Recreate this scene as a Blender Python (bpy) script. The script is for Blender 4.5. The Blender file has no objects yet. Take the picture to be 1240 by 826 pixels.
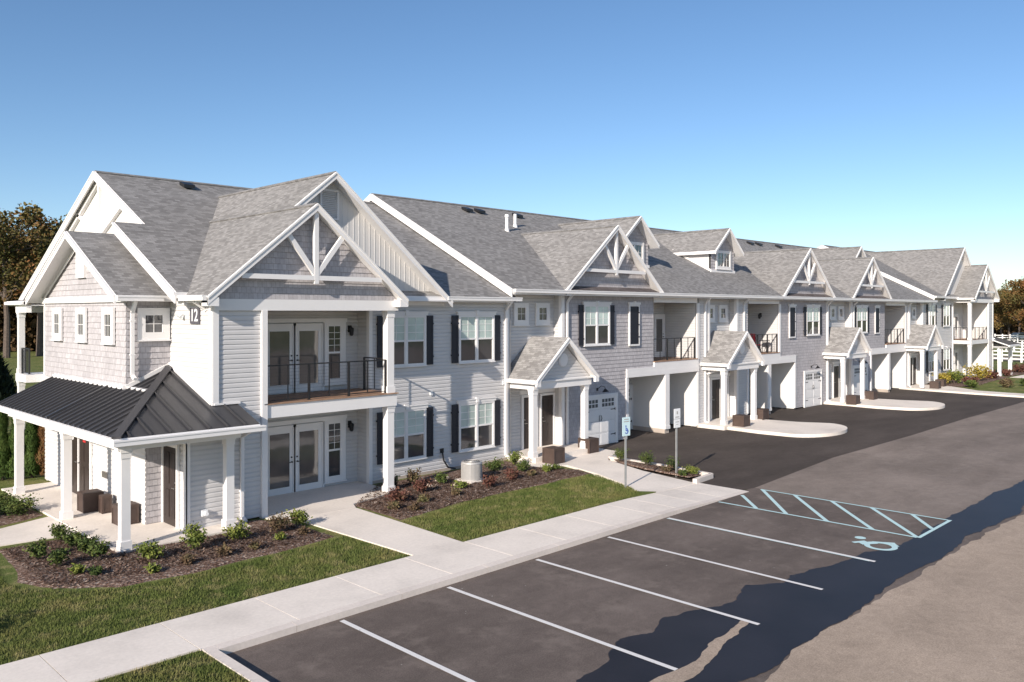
import bpy, math, random
from mathutils import Vector, Matrix, noise
random.seed(7)
R=math.radians
S=bpy.context.scene
COL=S.collection

# ---------------------------------------------------------------- materials
def newmat(name):
    m=bpy.data.materials.new(name); m.use_nodes=True
    nt=m.node_tree; b=nt.nodes['Principled BSDF']
    return m,nt,b
def N(nt,t,**k):
    n=nt.nodes.new(t)
    for a,v in k.items(): setattr(n,a,v)
    return n
def setin(n,**k):
    for a,v in k.items(): n.inputs[a.replace('_',' ')].default_value=v
def c4(c): return (c[0],c[1],c[2],1)
def objco(nt):
    g=N(nt,'ShaderNodeNewGeometry'); return g.outputs['Position'],g.outputs['True Normal']
def noise_tex(nt,vec,scale,detail=4,rough=.55):
    n=N(nt,'ShaderNodeTexNoise'); setin(n,Scale=scale,Detail=detail,Roughness=rough); nt.links.new(vec,n.inputs['Vector']); return n
def ramp(nt,fac,stops):
    r=N(nt,'ShaderNodeValToRGB'); e=r.color_ramp.elements
    e[0].position,e[0].color=stops[0][0],c4(stops[0][1]); e[1].position,e[1].color=stops[-1][0],c4(stops[-1][1])
    for p,c in stops[1:-1]:
        q=e.new(p); q.color=c4(c)
    nt.links.new(fac,r.inputs[0]); return r
def bump(nt,b,h,strength=.3,dist=.02):
    n=N(nt,'ShaderNodeBump'); setin(n,Strength=strength,Distance=dist); nt.links.new(h,n.inputs['Height']); nt.links.new(n.outputs[0],b.inputs['Normal'])
def mix(nt,fac,a,bb,mode='MIX'):
    m=N(nt,'ShaderNodeMix',data_type='RGBA',blend_type=mode)
    for i,v in ((0,fac),(6,a),(7,bb)):
        if isinstance(v,(int,float)): m.inputs[i].default_value=v
        elif isinstance(v,tuple): m.inputs[i].default_value=c4(v)
        else: nt.links.new(v,m.inputs[i])
    return m.outputs[2]
def plain(name,col,rough=.5,var=.06,scale=3,metal=0,spec=.5,bmp=0,bscale=60):
    m,nt,b=newmat(name); P,_=objco(nt)
    n=noise_tex(nt,P,scale)
    d=tuple(max(0,x*(1-var)) for x in col); u=tuple(min(1,x*(1+var)) for x in col)
    r=ramp(nt,n.outputs[0],[(.3,d),(.7,u)])
    nt.links.new(r.outputs[0],b.inputs['Base Color'])
    setin(b,Roughness=rough,Metallic=metal); b.inputs['Specular IOR Level'].default_value=spec
    if bmp:
        n2=noise_tex(nt,P,bscale,3); bump(nt,b,n2.outputs[0],bmp,.01)
    return m
def wallco(nt,kz=1.0):
    """u along the wall, v = height"""
    P,Nn=objco(nt)
    sp=N(nt,'ShaderNodeSeparateXYZ'); nt.links.new(P,sp.inputs[0])
    sn=N(nt,'ShaderNodeSeparateXYZ'); nt.links.new(Nn,sn.inputs[0])
    def M(op,a,b=None):
        m=N(nt,'ShaderNodeMath',operation=op)
        for i,v in enumerate((a,b)):
            if v is None: continue
            if isinstance(v,(int,float)): m.inputs[i].default_value=v
            else: nt.links.new(v,m.inputs[i])
        return m.outputs[0]
    g=M('GREATER_THAN',M('ABSOLUTE',sn.outputs[0]),M('ABSOLUTE',sn.outputs[1]))
    u=M('ADD',M('MULTIPLY',sp.outputs[1],g),M('MULTIPLY',sp.outputs[0],M('SUBTRACT',1.0,g)))
    c=N(nt,'ShaderNodeCombineXYZ'); nt.links.new(u,c.inputs[0]); nt.links.new(M('MULTIPLY',sp.outputs[2],kz),c.inputs[1])
    return c.outputs[0],P
def tabs(name,c1,c2,bw,rh,kz=1.0,mortar=.006,mcol=(.1,.1,.1),rough=.9,noise_amp=.25,bstr=.5,fs=9):
    m,nt,b=newmat(name); uv,P=wallco(nt,kz)
    br=N(nt,'ShaderNodeTexBrick',offset=.5,offset_frequency=2,squash=1)
    setin(br,Scale=1,Mortar_Size=mortar,Mortar_Smooth=.1,Bias=0,Brick_Width=bw,Row_Height=rh)
    br.inputs['Color1'].default_value=c4(c1); br.inputs['Color2'].default_value=c4(c2); br.inputs['Mortar'].default_value=c4(mcol)
    nt.links.new(uv,br.inputs['Vector'])
    n=noise_tex(nt,P,.8,5); n2=noise_tex(nt,P,fs,4,.75)
    r=ramp(nt,n.outputs[0],[(.3,(1-noise_amp*.6,)*3),(.7,(1+noise_amp*.4,)*3)])
    r2=ramp(nt,n2.outputs[0],[(.3,(1-noise_amp,)*3),(.7,(1+noise_amp*.6,)*3)])
    o=mix(nt,1,br.outputs[0],r.outputs[0],'MULTIPLY'); o=mix(nt,1,o,r2.outputs[0],'MULTIPLY')
    nt.links.new(o,b.inputs['Base Color']); setin(b,Roughness=rough); b.inputs['Specular IOR Level'].default_value=.25
    bump(nt,b,br.outputs[1],-bstr,.008)
    return m
M={}
M['siding']=plain('vinyl_siding',(.58,.57,.57),.55,.04,1.2,bmp=.15,bscale=25)
M['flat']=plain('white_panel',(.66,.645,.63),.6,.03,.8)
M['trim']=plain('white_trim',(.78,.765,.76),.45,.03,1.5)
M['shake']=tabs('cedar_shake',(.42,.40,.415),(.50,.48,.495),.13,.16,1,.006,(.33,.31,.32),.8,.14,.6)
M['shingle']=tabs('asphalt_shingle',(.18,.174,.17),(.305,.296,.29),.19,.055,1.0,.004,(.175,.168,.162),.95,.16,.5,26)
M['shingle2']=tabs('porch_shingle',(.22,.212,.208),(.37,.36,.352),.2,.065,1.0,.004,(.18,.17,.165),.95,.18,.5,24)
M['pent']=tabs('pent_shingle',(.10,.085,.085),(.16,.14,.14),.24,.06,1.0,.004,(.06,.05,.05),.95,.3,.5)
M['metal']=plain('charcoal_metal_roof',(.055,.054,.058),.38,.08,.7,metal=.15)
M['black']=plain('black_metal',(.015,.015,.017),.4,.1,3)
M['shutter']=plain('dark_shutter',(.017,.018,.028),.55,.1,3)
M['door']=plain('brown_door',(.032,.022,.019),.4,.15,3)
M['planter']=plain('brown_resin',(.065,.042,.034),.6,.15,5)
M['deck']=plain('deck_board',(.33,.20,.13),.7,.2,6)
M['galv']=plain('galvanised_steel',(.45,.46,.46),.45,.08,6,metal=.6)
M['acgrey']=plain('condenser_grey',(.42,.41,.40),.5,.06,6,metal=.2)
M['acdark']=plain('condenser_grille',(.10,.10,.10),.6,.1,6)
M['brass']=plain('nickel',(.55,.53,.5),.3,.05,4,metal=1)
M['found']=plain('foundation_concrete',(.42,.36,.31),.9,.12,2,bmp=.3)
def conc(name,col):
    m,nt,b=newmat(name); P,_=objco(nt)
    n=noise_tex(nt,P,.6,6,.6); n2=noise_tex(nt,P,14,4,.7)
    r=ramp(nt,n.outputs[0],[(.28,tuple(x*.83 for x in col)),(.5,col),(.75,tuple(x*1.08 for x in col))])
    r2=ramp(nt,n2.outputs[0],[(.3,(.92,.92,.92)),(.7,(1.05,1.05,1.05))])
    nt.links.new(mix(nt,1,r.outputs[0],r2.outputs[0],'MULTIPLY'),b.inputs['Base Color'])
    setin(b,Roughness=.9); b.inputs['Specular IOR Level'].default_value=.2
    bump(nt,b,n2.outputs[0],.2,.006); return m
M['conc']=conc('pale_concrete',(.76,.69,.62)); M['kerb']=conc('kerb_concrete',(.67,.60,.545))
def asph(name,dark,light,rough=.92,streak=True,spec=.2,dust=None):
    m,nt,b=newmat(name); P,_=objco(nt)
    mp=N(nt,'ShaderNodeMapping'); mp.inputs['Scale'].default_value=(.22,.75,1); nt.links.new(P,mp.inputs[0])
    n=noise_tex(nt,mp.outputs[0],.9,7,.6); n2=noise_tex(nt,P,40,3,.8); n3=noise_tex(nt,P,.25,4,.5)
    r=ramp(nt,n.outputs[0],[(.3,dark),(.7,light)])
    r2=ramp(nt,n2.outputs[0],[(.3,(.68,.68,.68)),(.7,(1.3,1.3,1.3))])
    r3=ramp(nt,n3.outputs[0],[(.3,(.85,.85,.85)),(.7,(1.12,1.12,1.12))])
    o=mix(nt,1,r.outputs[0],r2.outputs[0],'MULTIPLY'); o=mix(nt,1,o,r3.outputs[0],'MULTIPLY')
    n5=noise_tex(nt,P,2.2,9,.7); n5.inputs['Distortion'].default_value=1.6; r5=ramp(nt,n5.outputs[0],[(.35,(.88,.88,.88)),(.62,(1.06,1.06,1.06))]); o=mix(nt,1,o,r5.outputs[0],'MULTIPLY')
    n6=noise_tex(nt,P,.75,3,.5); r6=ramp(nt,n6.outputs[0],[(.24,(.65,.65,.65)),(.36,(1,1,1))]); o=mix(nt,.6,o,r6.outputs[0],'MULTIPLY')
    if dust:
        n4=noise_tex(nt,P,1.1,8,.72); r4=ramp(nt,n4.outputs[0],[(.52,(0,0,0)),(.75,(.55,.55,.55))]); o=mix(nt,r4.outputs[0],o,dust)
    v=N(nt,'ShaderNodeTexVoronoi'); setin(v,Scale=1.6); nt.links.new(P,v.inputs['Vector'])
    rv=ramp(nt,v.outputs['Distance'],[(.018,(1,1,1)),(.03,(0,0,0))]); o=mix(nt,rv.outputs[0],o,(.42,.40,.37))
    nt.links.new(o,b.inputs['Base Color']); setin(b,Roughness=rough); b.inputs['Specular IOR Level'].default_value=spec
    bump(nt,b,n2.outputs[0],.35,.01); return m
M['lot']=asph('parking_asphalt',(.112,.090,.079),(.178,.145,.128),dust=(.27,.225,.195))
M['drive']=asph('fresh_asphalt',(.060,.048,.041),(.095,.077,.067))
M['lane']=asph('worn_asphalt',(.19,.155,.132),(.27,.223,.192),dust=(.29,.245,.215))
M['dusty']=asph('dusty_road',(.36,.285,.222),(.43,.342,.27),dust=(.45,.36,.288))
def tarmat():
    m,nt,b=newmat('bitumen_sealer'); P,_=objco(nt)
    n=noise_tex(nt,P,.8,5); r=ramp(nt,n.outputs[0],[(.3,(.012,.011,.014)),(.7,(.022,.02,.025))]); nt.links.new(r.outputs[0],b.inputs['Base Color'])
    n2=noise_tex(nt,P,35,3); bump(nt,b,n2.outputs[0],.15,.01); setin(b,Roughness=.5); b.inputs['Specular IOR Level'].default_value=.4; return m
M['tar']=tarmat()
def paint(name,col,wear=(.2,.18,.17)):
    m,nt,b=newmat(name); P,_=objco(nt)
    n=noise_tex(nt,P,18,5,.8); r=ramp(nt,n.outputs[0],[(.30,wear),(.40,col)]); nt.links.new(r.outputs[0],b.inputs['Base Color']); setin(b,Roughness=.8); return m
M['wline']=paint('white_road_paint',(.72,.70,.68)); M['bline']=paint('pale_blue_road_paint',(.50,.69,.70))
def grass(name):
    m,nt,b=newmat(name); P,_=objco(nt)
    n=noise_tex(nt,P,.55,6,.65); n2=noise_tex(nt,P,16,5,.8); n3=noise_tex(nt,P,2.6,5,.7)
    r=ramp(nt,n.outputs[0],[(.3,(.095,.135,.036)),(.5,(.14,.168,.05)),(.72,(.24,.215,.085))])
    r3=ramp(nt,n3.outputs[0],[(.5,(0,0,0)),(.76,(.7,.7,.7))])
    o=mix(nt,r3.outputs[0],r.outputs[0],(.46,.37,.20))
    r2=ramp(nt,n2.outputs[0],[(.25,(.6,.6,.6)),(.75,(1.3,1.3,1.3))]); o=mix(nt,1,o,r2.outputs[0],'MULTIPLY')
    nt.links.new(o,b.inputs['Base Color']); setin(b,Roughness=1); b.inputs['Specular IOR Level'].default_value=.1
    bump(nt,b,n2.outputs[0],.9,.05); return m
M['grass']=grass('lawn')
def mulch():
    m,nt,b=newmat('bark_mulch'); P,_=objco(nt)
    v=N(nt,'ShaderNodeTexVoronoi'); setin(v,Scale=16); 
    mp=N(nt,'ShaderNodeMapping'); mp.inputs['Scale'].default_value=(1,1.8,1); mp.inputs['Rotation'].default_value=(0,0,.5); nt.links.new(P,mp.inputs[0]); nt.links.new(mp.outputs[0],v.inputs['Vector'])
    sp=N(nt,'ShaderNodeSeparateColor'); nt.links.new(v.outputs['Color'],sp.inputs[0])
    r=ramp(nt,sp.outputs[0],[(.0,(.08,.045,.032)),(.5,(.17,.11,.085)),(.85,(.26,.19,.155)),(1,(.42,.35,.30))])
    nt.links.new(r.outputs[0],b.inputs['Base Color']); setin(b,Roughness=1); b.inputs['Specular IOR Level'].default_value=.1
    bump(nt,b,v.outputs['Distance'],.8,.04); return m
M['mulch']=mulch()
def leafmat(name,stops,by_object=False):
    m,nt,b=newmat(name); P,_=objco(nt)
    n=noise_tex(nt,P,1.3 if not by_object else .35,3,.6)
    w=N(nt,'ShaderNodeTexWhiteNoise',noise_dimensions='3D')
    sn=N(nt,'ShaderNodeVectorMath',operation='SNAP'); sn.inputs[1].default_value=(.12,.12,.12); nt.links.new(P,sn.inputs[0]); nt.links.new(sn.outputs[0],w.inputs[0])
    a=N(nt,'ShaderNodeMath',operation='MULTIPLY_ADD'); a.inputs[1].default_value=.35; nt.links.new(w.outputs[0],a.inputs[0]); nt.links.new(n.outputs[0],a.inputs[2])
    s=N(nt,'ShaderNodeMath',operation='SUBTRACT'); s.inputs[1].default_value=.17; nt.links.new(a.outputs[0],s.inputs[0])
    fac=s.outputs[0]
    if by_object:
        oi=N(nt,'ShaderNodeObjectInfo'); q=N(nt,'ShaderNodeMath',operation='MULTIPLY_ADD'); q.inputs[1].default_value=.5; nt.links.new(oi.outputs['Random'],q.inputs[0]); nt.links.new(fac,q.inputs[2])
        s2=N(nt,'ShaderNodeMath',operation='SUBTRACT'); s2.inputs[1].default_value=.25; nt.links.new(q.outputs[0],s2.inputs[0]); fac=s2.outputs[0]
    r=ramp(nt,fac,stops); nt.links.new(r.outputs[0],b.inputs['Base Color']); setin(b,Roughness=.75); b.inputs['Specular IOR Level'].default_value=.25
    return m
M['leaf']=leafmat('shrub_leaf',[(.2,(.025,.045,.012)),(.5,(.06,.09,.022)),(.85,(.13,.15,.035))])
M['leafy']=leafmat('lime_leaf',[(.2,(.06,.09,.02)),(.5,(.14,.17,.035)),(.85,(.24,.24,.05))])
M['leafr']=leafmat('red_leaf',[(.2,(.06,.024,.02)),(.5,(.125,.05,.038)),(.85,(.15,.09,.055))])
M['leafo']=leafmat('brown_leaf',[(.2,(.06,.04,.025)),(.5,(.13,.085,.05)),(.85,(.12,.13,.05))])
M['leafg']=leafmat('gold_leaf',[(.2,(.17,.13,.025)),(.5,(.32,.25,.04)),(.85,(.40,.32,.07))])
M['arb']=leafmat('arborvitae_leaf',[(.2,(.028,.055,.012)),(.5,(.055,.095,.02)),(.85,(.09,.13,.03))])
M['arbb']=leafmat('browned_leaf',[(.2,(.10,.05,.02)),(.5,(.17,.085,.035)),(.85,(.12,.11,.035))])
M['fir']=leafmat('fir_leaf',[(.2,(.008,.016,.010)),(.8,(.022,.034,.018))])
M['aut']=leafmat('autumn_leaf',[(.15,(.07,.08,.025)),(.4,(.13,.09,.03)),(.6,(.21,.085,.032)),(.85,(.26,.13,.045))],True)
M['autg']=leafmat('late_green_leaf',[(.2,(.065,.08,.022)),(.5,(.12,.115,.035)),(.85,(.19,.11,.04))],True)
M['bark']=plain('bark',(.11,.085,.07),.95,.3,6,bmp=.5,bscale=30)
M['brush']=leafmat('underbrush_leaf',[(.2,(.03,.025,.012)),(.5,(.075,.045,.02)),(.85,(.13,.075,.03))])
def glass(name,col,blind=False):
    m,nt,b=newmat(name); P,_=objco(nt)
    n=noise_tex(nt,P,.9,3,.5); r=ramp(nt,n.outputs[0],[(.35,tuple(x*.8 for x in col)),(.65,tuple(x*1.2 for x in col))])
    nt.links.new(r.outputs[0],b.inputs['Base Color']); setin(b,Roughness=.06 if not blind else .25); b.inputs['Specular IOR Level'].default_value=.8
    b.inputs['Coat Weight'].default_value=.8; b.inputs['Coat Roughness'].default_value=.03
    n2=noise_tex(nt,P,1.6,2); bump(nt,b,n2.outputs[0],.08,.05); return m
M['glass']=glass('dark_glass',(.06,.06,.065)); M['blind']=glass('blind_behind_glass',(.50,.60,.57),True); M['gtan']=glass('door_glass',(.13,.12,.115))
M['signw']=plain('sign_white',(.74,.76,.78),.4,.02); M['signc']=plain('sign_pale_blue',(.55,.72,.76),.4,.02); M['signb']=plain('sign_blue',(.03,.08,.42),.4,.02)
M['signk']=plain('sign_dark',(.06,.06,.07),.5,.02); M['signr']=plain('sign_red',(.55,.03,.03),.5,.02); M['num']=plain('number_plate',(.09,.085,.10),.5,.03)
M['redcloth']=plain('red_fabric',(.5,.03,.04),.8,.1); M['carw']=plain('white_car_paint',(.7,.7,.7),.25,.02); M['tyre']=plain('rubber',(.02,.02,.02),.8,.1)
M['bag']=plain('dark_cover',(.015,.016,.018),.6,.1)
M['stone']=plain('pale_stone',(.5,.42,.34),.9,.15,5,bmp=.3)

# ---------------------------------------------------------------- mesh builder
class MB:
    def __init__(s): s.v=[]; s.f=[]; s.m=[]
    def add(s,vs,fs,mi=0):
        o=len(s.v); s.v+= [tuple(v) for v in vs]; s.f+=[tuple(i+o for i in f) for f in fs]; s.m+=[mi]*len(fs); return s
    def box(s,x0,x1,y0,y1,z0,z1,mi=0):
        if x0>x1:x0,x1=x1,x0
        if y0>y1:y0,y1=y1,y0
        if z0>z1:z0,z1=z1,z0
        return s.add([(x0,y0,z0),(x1,y0,z0),(x1,y1,z0),(x0,y1,z0),(x0,y0,z1),(x1,y0,z1),(x1,y1,z1),(x0,y1,z1)],
            [(0,3,2,1),(4,5,6,7),(0,1,5,4),(1,2,6,5),(2,3,7,6),(3,0,4,7)],mi)
    def bar(s,a,b,w,h=None,mi=0,up=(0,0,1)):
        """square bar between two points; w across, h along up"""
        h=h or w; a=Vector(a); b=Vector(b); d=(b-a).normalized(); u=Vector(up)
        if abs(d.dot(u))>.98: u=Vector((0,1,0))
        r=d.cross(u).normalized(); q=r.cross(d).normalized()
        vs=[p+r*i*w/2+q*j*h/2 for p in (a,b) for i,j in ((-1,-1),(1,-1),(1,1),(-1,1))]
        return s.add(vs,[(0,3,2,1),(4,5,6,7),(0,1,5,4),(1,2,6,5),(2,3,7,6),(3,0,4,7)],mi)
    def tube(s,pts,rad,n=8,mi=0,cap=True):
        pts=[Vector(p) for p in pts]; rs=rad if isinstance(rad,(list,tuple)) else [rad]*len(pts)
        vs=[];fs=[]; u=None
        for i,p in enumerate(pts):
            d=(pts[min(i+1,len(pts)-1)]-pts[max(i-1,0)])
            d=d.normalized() if d.length>1e-9 else Vector((0,0,1))
            if u is None: u=d.orthogonal().normalized()
            else:
                u=(u-d*u.dot(d)); u=u.normalized() if u.length>1e-6 else d.orthogonal().normalized()
            w=d.cross(u)
            for k in range(n):
                a=2*math.pi*k/n; vs.append(p+(u*math.cos(a)+w*math.sin(a))*rs[i])
        for i in range(len(pts)-1):
            for k in range(n): fs.append((i*n+k,i*n+(k+1)%n,(i+1)*n+(k+1)%n,(i+1)*n+k))
        if cap: fs.append(tuple(reversed(range(n)))); fs.append(tuple(range((len(pts)-1)*n,len(pts)*n)))
        return s.add(vs,fs,mi)
    def cyl(s,c,r,z0,z1,n=20,r2=None,mi=0): return s.tube([(c[0],c[1],z0),(c[0],c[1],z1)],[r,r2 if r2 is not None else r],n,mi)
    def poly(s,pts,t,mi=0,d=(0,0,-1)):
        """n-gon extruded by t along d"""
        n=len(pts); d=Vector(d); a=[Vector(p) for p in pts]; b=[p+d*t for p in a]
        return s.add(a+b,[tuple(range(n)),tuple(reversed(range(n,2*n)))]+[(i,i+n,(i+1)%n+n,(i+1)%n) for i in range(n)],mi)
    def build(s,name,mats,parent=None,mat=None,smooth=False,**tags):
        me=bpy.data.meshes.new(name); me.from_pydata(s.v,[],s.f)
        if not isinstance(mats,(list,tuple)): mats=[mats]
        for q in mats: me.materials.append(M[q])
        if len(mats)>1: me.polygons.foreach_set('material_index',s.m)
        if smooth: me.polygons.foreach_set('use_smooth',[True]*len(s.f))
        me.update(); 
        import bmesh
        bm=bmesh.new(); bm.from_mesh(me); bmesh.ops.recalc_face_normals(bm,faces=bm.faces) if s.__dict__.get('fixn',True) else None; bm.to_mesh(me); bm.free()
        return link(name,me,parent,mat,**tags)
WM={}
def link(name,me,parent=None,mat=None,**tags):
    o=bpy.data.objects.new(name,me); COL.objects.link(o)
    mat=mat or Matrix.Identity(4)
    if parent is not None:
        o.parent=parent; o.matrix_parent_inverse=WM[parent.name].inverted()
    o.matrix_basis=mat; WM[o.name]=mat.copy()
    for k,v in tags.items(): o[k]=v
    return o
def empty(name,loc,label,cat,group=None,rz=0):
    m=Matrix.Translation(loc)@Matrix.Rotation(rz,4,'Z')
    o=bpy.data.objects.new(name,None); COL.objects.link(o); o.matrix_basis=m; WM[o.name]=m
    o.empty_display_size=.2; o['label']=label; o['category']=cat
    if group: o['group']=group
    return o
def copyobj(o,mat,parent=None):
    c=o.copy(); COL.objects.link(c)
    if parent is not None: c.parent=parent; c.matrix_parent_inverse=WM[parent.name].inverted()
    c.matrix_basis=mat; WM[c.name]=mat.copy(); return c
def TR(x,y,z,rz=0): return Matrix.Translation((x,y,z))@Matrix.Rotation(rz,4,'Z')

# ================================================================= BUILDING
B=empty('apartment_building',(44,21.65,0),'long two-storey pale grey apartment building with white trim, gabled grey shingle roofs and number 12','building')
SHAKE=dict(e=.16,t=.016,mat='shake'); SIDE=dict(e=.125,t=.022,mat='siding')
def wall(a,b,z0,z1,kind='siding',lo=None,hi=None,label=None):
    """lapped wall from a to b; outside on the right of a->b. lo/hi(z): left/right limits as distances along the wall"""
    a=Vector((a[0],a[1],0)); b=Vector((b[0],b[1],0)); L=(b-a).length; d=(b-a)/L; n=Vector((d.y,-d.x,0))
    k=SHAKE if kind=='shake' else SIDE
    m=MB(); m.fixn=False
    if kind=='flat' :
        lo=lo or (lambda z:0); hi=hi or (lambda z:L)
        vs=[a+d*lo(z0)+Vector((0,0,z0)),a+d*hi(z0)+Vector((0,0,z0)),a+d*hi(z1)+Vector((0,0,z1)),a+d*lo(z1)+Vector((0,0,z1))]
        m.poly([v for v in vs],.06,d=-n); mt='flat'
    else:
        e,t=k['e'],k['t']; z=math.floor(z0/e)*e
        while z<z1-1e-4:
            p,q=max(z,z0),min(z+e,z1)
            if q-p>.004:
                kn=.6 if kind=='siding' else 0.0
                of=lambda q_: t*min(1,max(0,1-((q_-z)/e-kn)/(1-kn)))
                cuts=[p]+([z+e*kn] if kn and p<z+e*kn<q else [])+[q]
                for ci,(p_,q_) in enumerate(zip(cuts,cuts[1:])):
                    l0,r0=(lo(p_) if lo else 0),(hi(p_) if hi else L); l1,r1=(lo(q_) if lo else 0),(hi(q_) if hi else L)
                    if r0-l0<=.01: continue
                    if r1<l1: l1=r1=(l1+r1)/2
                    o0,o1=of(p_),of(q_)
                    A=a+d*l0+n*o0+Vector((0,0,p_)); Bq=a+d*r0+n*o0+Vector((0,0,p_)); C=a+d*r1+n*o1+Vector((0,0,q_)); D=a+d*l1+n*o1+Vector((0,0,q_))
                    m.add([A,Bq,C,D],[(0,1,2,3)])
                    if ci==0: m.add([A,Bq,a+d*l0+Vector((0,0,p_)),a+d*r0+Vector((0,0,p_))],[(2,3,1,0)])
            z+=e
        # solid backing
        l0,r0=(lo(z0) if lo else 0),(hi(z0) if hi else L); l1,r1=(lo(z1) if lo else 0),(hi(z1) if hi else L)
        bk=-n*.004
        m.poly([a+d*l0+bk+Vector((0,0,z0)),a+d*r0+bk+Vector((0,0,z0)),a+d*max(r1,l1+.001)+bk+Vector((0,0,z1)),a+d*l1+bk+Vector((0,0,z1))],.1,d=-n)
        mt=k['mat']
    o=m.build('wall',mt,B)
    if label: o['label']=label
    return o
trimMB={}
def trim(key='corner_board'):
    return trimMB.setdefault(key,MB())
# ---- windows (local frame: x along wall, -y outward, z up, origin at lower-left on the wall face)
_wc={}
def window(x,y,z,w,h,rz=0,lites=(2,1),sash=True,head=True,shut=True,upper='blind',frame=.07,grille=(2,3),cased=0.0):
    key=(round(w,2),round(h,2),lites,sash,head,upper,frame,grille,cased)
    if key not in _wc:
        f=MB(); p=MB(); bl=MB()
        c=cased
        # outer casing
        f.box(-c,frame,-.06,-.0,-c,h+c); f.box(w-frame,w+c,-.06,0,-c,h+c); f.box(frame,w-frame,-.06,0,-c,frame); f.box(frame,w-frame,-.06,0,h-frame,h+c)
        nl=lites[0]; iw=(w-frame*2-(nl-1)*.09)/nl
        for i in range(nl):
            x0=frame+i*(iw+.09)
            if i: f.box(x0-.09,x0,-.058,0,frame,h-frame)
            zm=h*.5
            if sash:
                p.add([(x0,-.022,frame),(x0+iw,-.022,frame),(x0+iw,-.022,zm),(x0,-.022,zm)],[(0,1,2,3)])
                (bl if upper=='blind' else p).add([(x0,-.03,zm),(x0+iw,-.03,zm),(x0+iw,-.03,h-frame),(x0,-.03,h-frame)],[(0,1,2,3)])
                f.box(x0,x0+iw,-.05,-.012,zm-.035,zm+.025)
                f.box(x0,x0+.03,-.045,-.012,frame,h-frame); f.box(x0+iw-.03,x0+iw,-.045,-.012,frame,h-frame)
                zb,zt=zm+.025,h-frame
            else:
                p.add([(x0,-.022,frame),(x0+iw,-.022,frame),(x0+iw,-.022,h-frame),(x0,-.022,h-frame)],[(0,1,2,3)]); zb,zt=frame,h-frame
            gx,gz=grille
            for k in range(1,gx): q=x0+iw*k/gx; f.box(q-.008,q+.008,-.04,-.028,zb,zt)
            for k in range(1,gz): q=zb+(zt-zb)*k/gz; f.box(x0,x0+iw,-.038,-.0275,q-.008,q+.008)
        if head:
            f.box(-.06,w+.06,-.075,0,h+c+.002,h+c+.10); f.box(-.09,w+.09,-.10,0,h+c+.10,h+c+.135); f.box(w/2-.06,w/2+.06,-.11,0,h+c+.0,h+c+.17)
        else:
            pass
        f.box(-c-.02,w+c+.02,-.09,0,-c-.04,-c-.001)
        _wc[key]=(f,p,bl,{})
    f,p,bl,cache=_wc[key]; mat=TR(x,y,z,rz)@Matrix.Translation((0,-.03,0))
    if 'w' not in cache:
        o=f.build('window','trim',B,mat); cache['w']=o.data
        q=p.build('pane','glass',o,mat); cache['p']=q.data
        if bl.f: q=bl.build('blind','blind',o,mat); cache['b']=q.data
    else:
        o=link('window',cache['w'],B,mat); link('pane',cache['p'],o,mat)
        if 'b' in cache: link('blind',cache['b'],o,mat)
    if shut:
        for sx in ((-.31),(w+.03)):
            shutter(x,y,z,rz,sx,h)
    return o
_sc={}
def shutter(x,y,z,rz,sx,h,w=.28):
    mat=TR(x,y,z,rz)@Matrix.Translation((sx,-.02,0)); key=(round(h,2),round(w,2))
    if key not in _sc:
        m=MB(); m.box(0,w,-.045,-.022,0,h)
        m.box(0,.05,-.06,-.0451,0,h); m.box(w-.05,w,-.06,-.0451,0,h)
        for q in (0,h*.5-.03,h-.06): m.box(.05,w-.05,-.06,-.0451,q,q+.06)
        k=.08
        while k<h-.1:
            if abs(k-h*.5)>.06: m.box(.05,w-.05,-.055,-.0452,k,k+.02)
            k+=.045
        for q in (.25,h-.3): m.box(-.025,.0,-.07,-.0,q,q+.05); m.box(w,w+.02,-.07,-.0,q,q+.05)
        o=m.build('shutter','shutter',B,mat); _sc[key]=o.data
    else: o=link('shutter',_sc[key],B,mat)
    return o
def shutter_window(x,y,z,w,h):
    f=MB(); c=.07
    f.box(-c,0,-.06,0,-c,h+c); f.box(w,w+c,-.06,0,-c,h+c); f.box(0,w,-.06,0,-c,0); f.box(0,w,-.06,0,h,h+c)
    f.box(-c-.04,w+c+.04,-.09,0,h+c+.001,h+c+.10); f.box(w/2-.05,w/2+.05,-.11,0,h+c,h+c+.15)
    mat=TR(x,y-.03,z); o=f.build('window','trim',B,mat,label='narrow window filled by a closed dark shutter')
    m=MB(); m.box(.02,w-.02,-.045,-.022,.02,h-.02); k=.08
    while k<h-.1: m.box(.06,w-.06,-.056,-.0451,k,k+.02); k+=.045
    m.box(.02,.06,-.06,-.0451,.02,h-.02); m.box(w-.06,w-.02,-.06,-.0451,.02,h-.02)
    for q in (.3,h/2,h-.3): m.box(w-.04,w+.03,-.075,-.0605,q,q+.05)
    m.build('shutter','shutter',o,mat)
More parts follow.
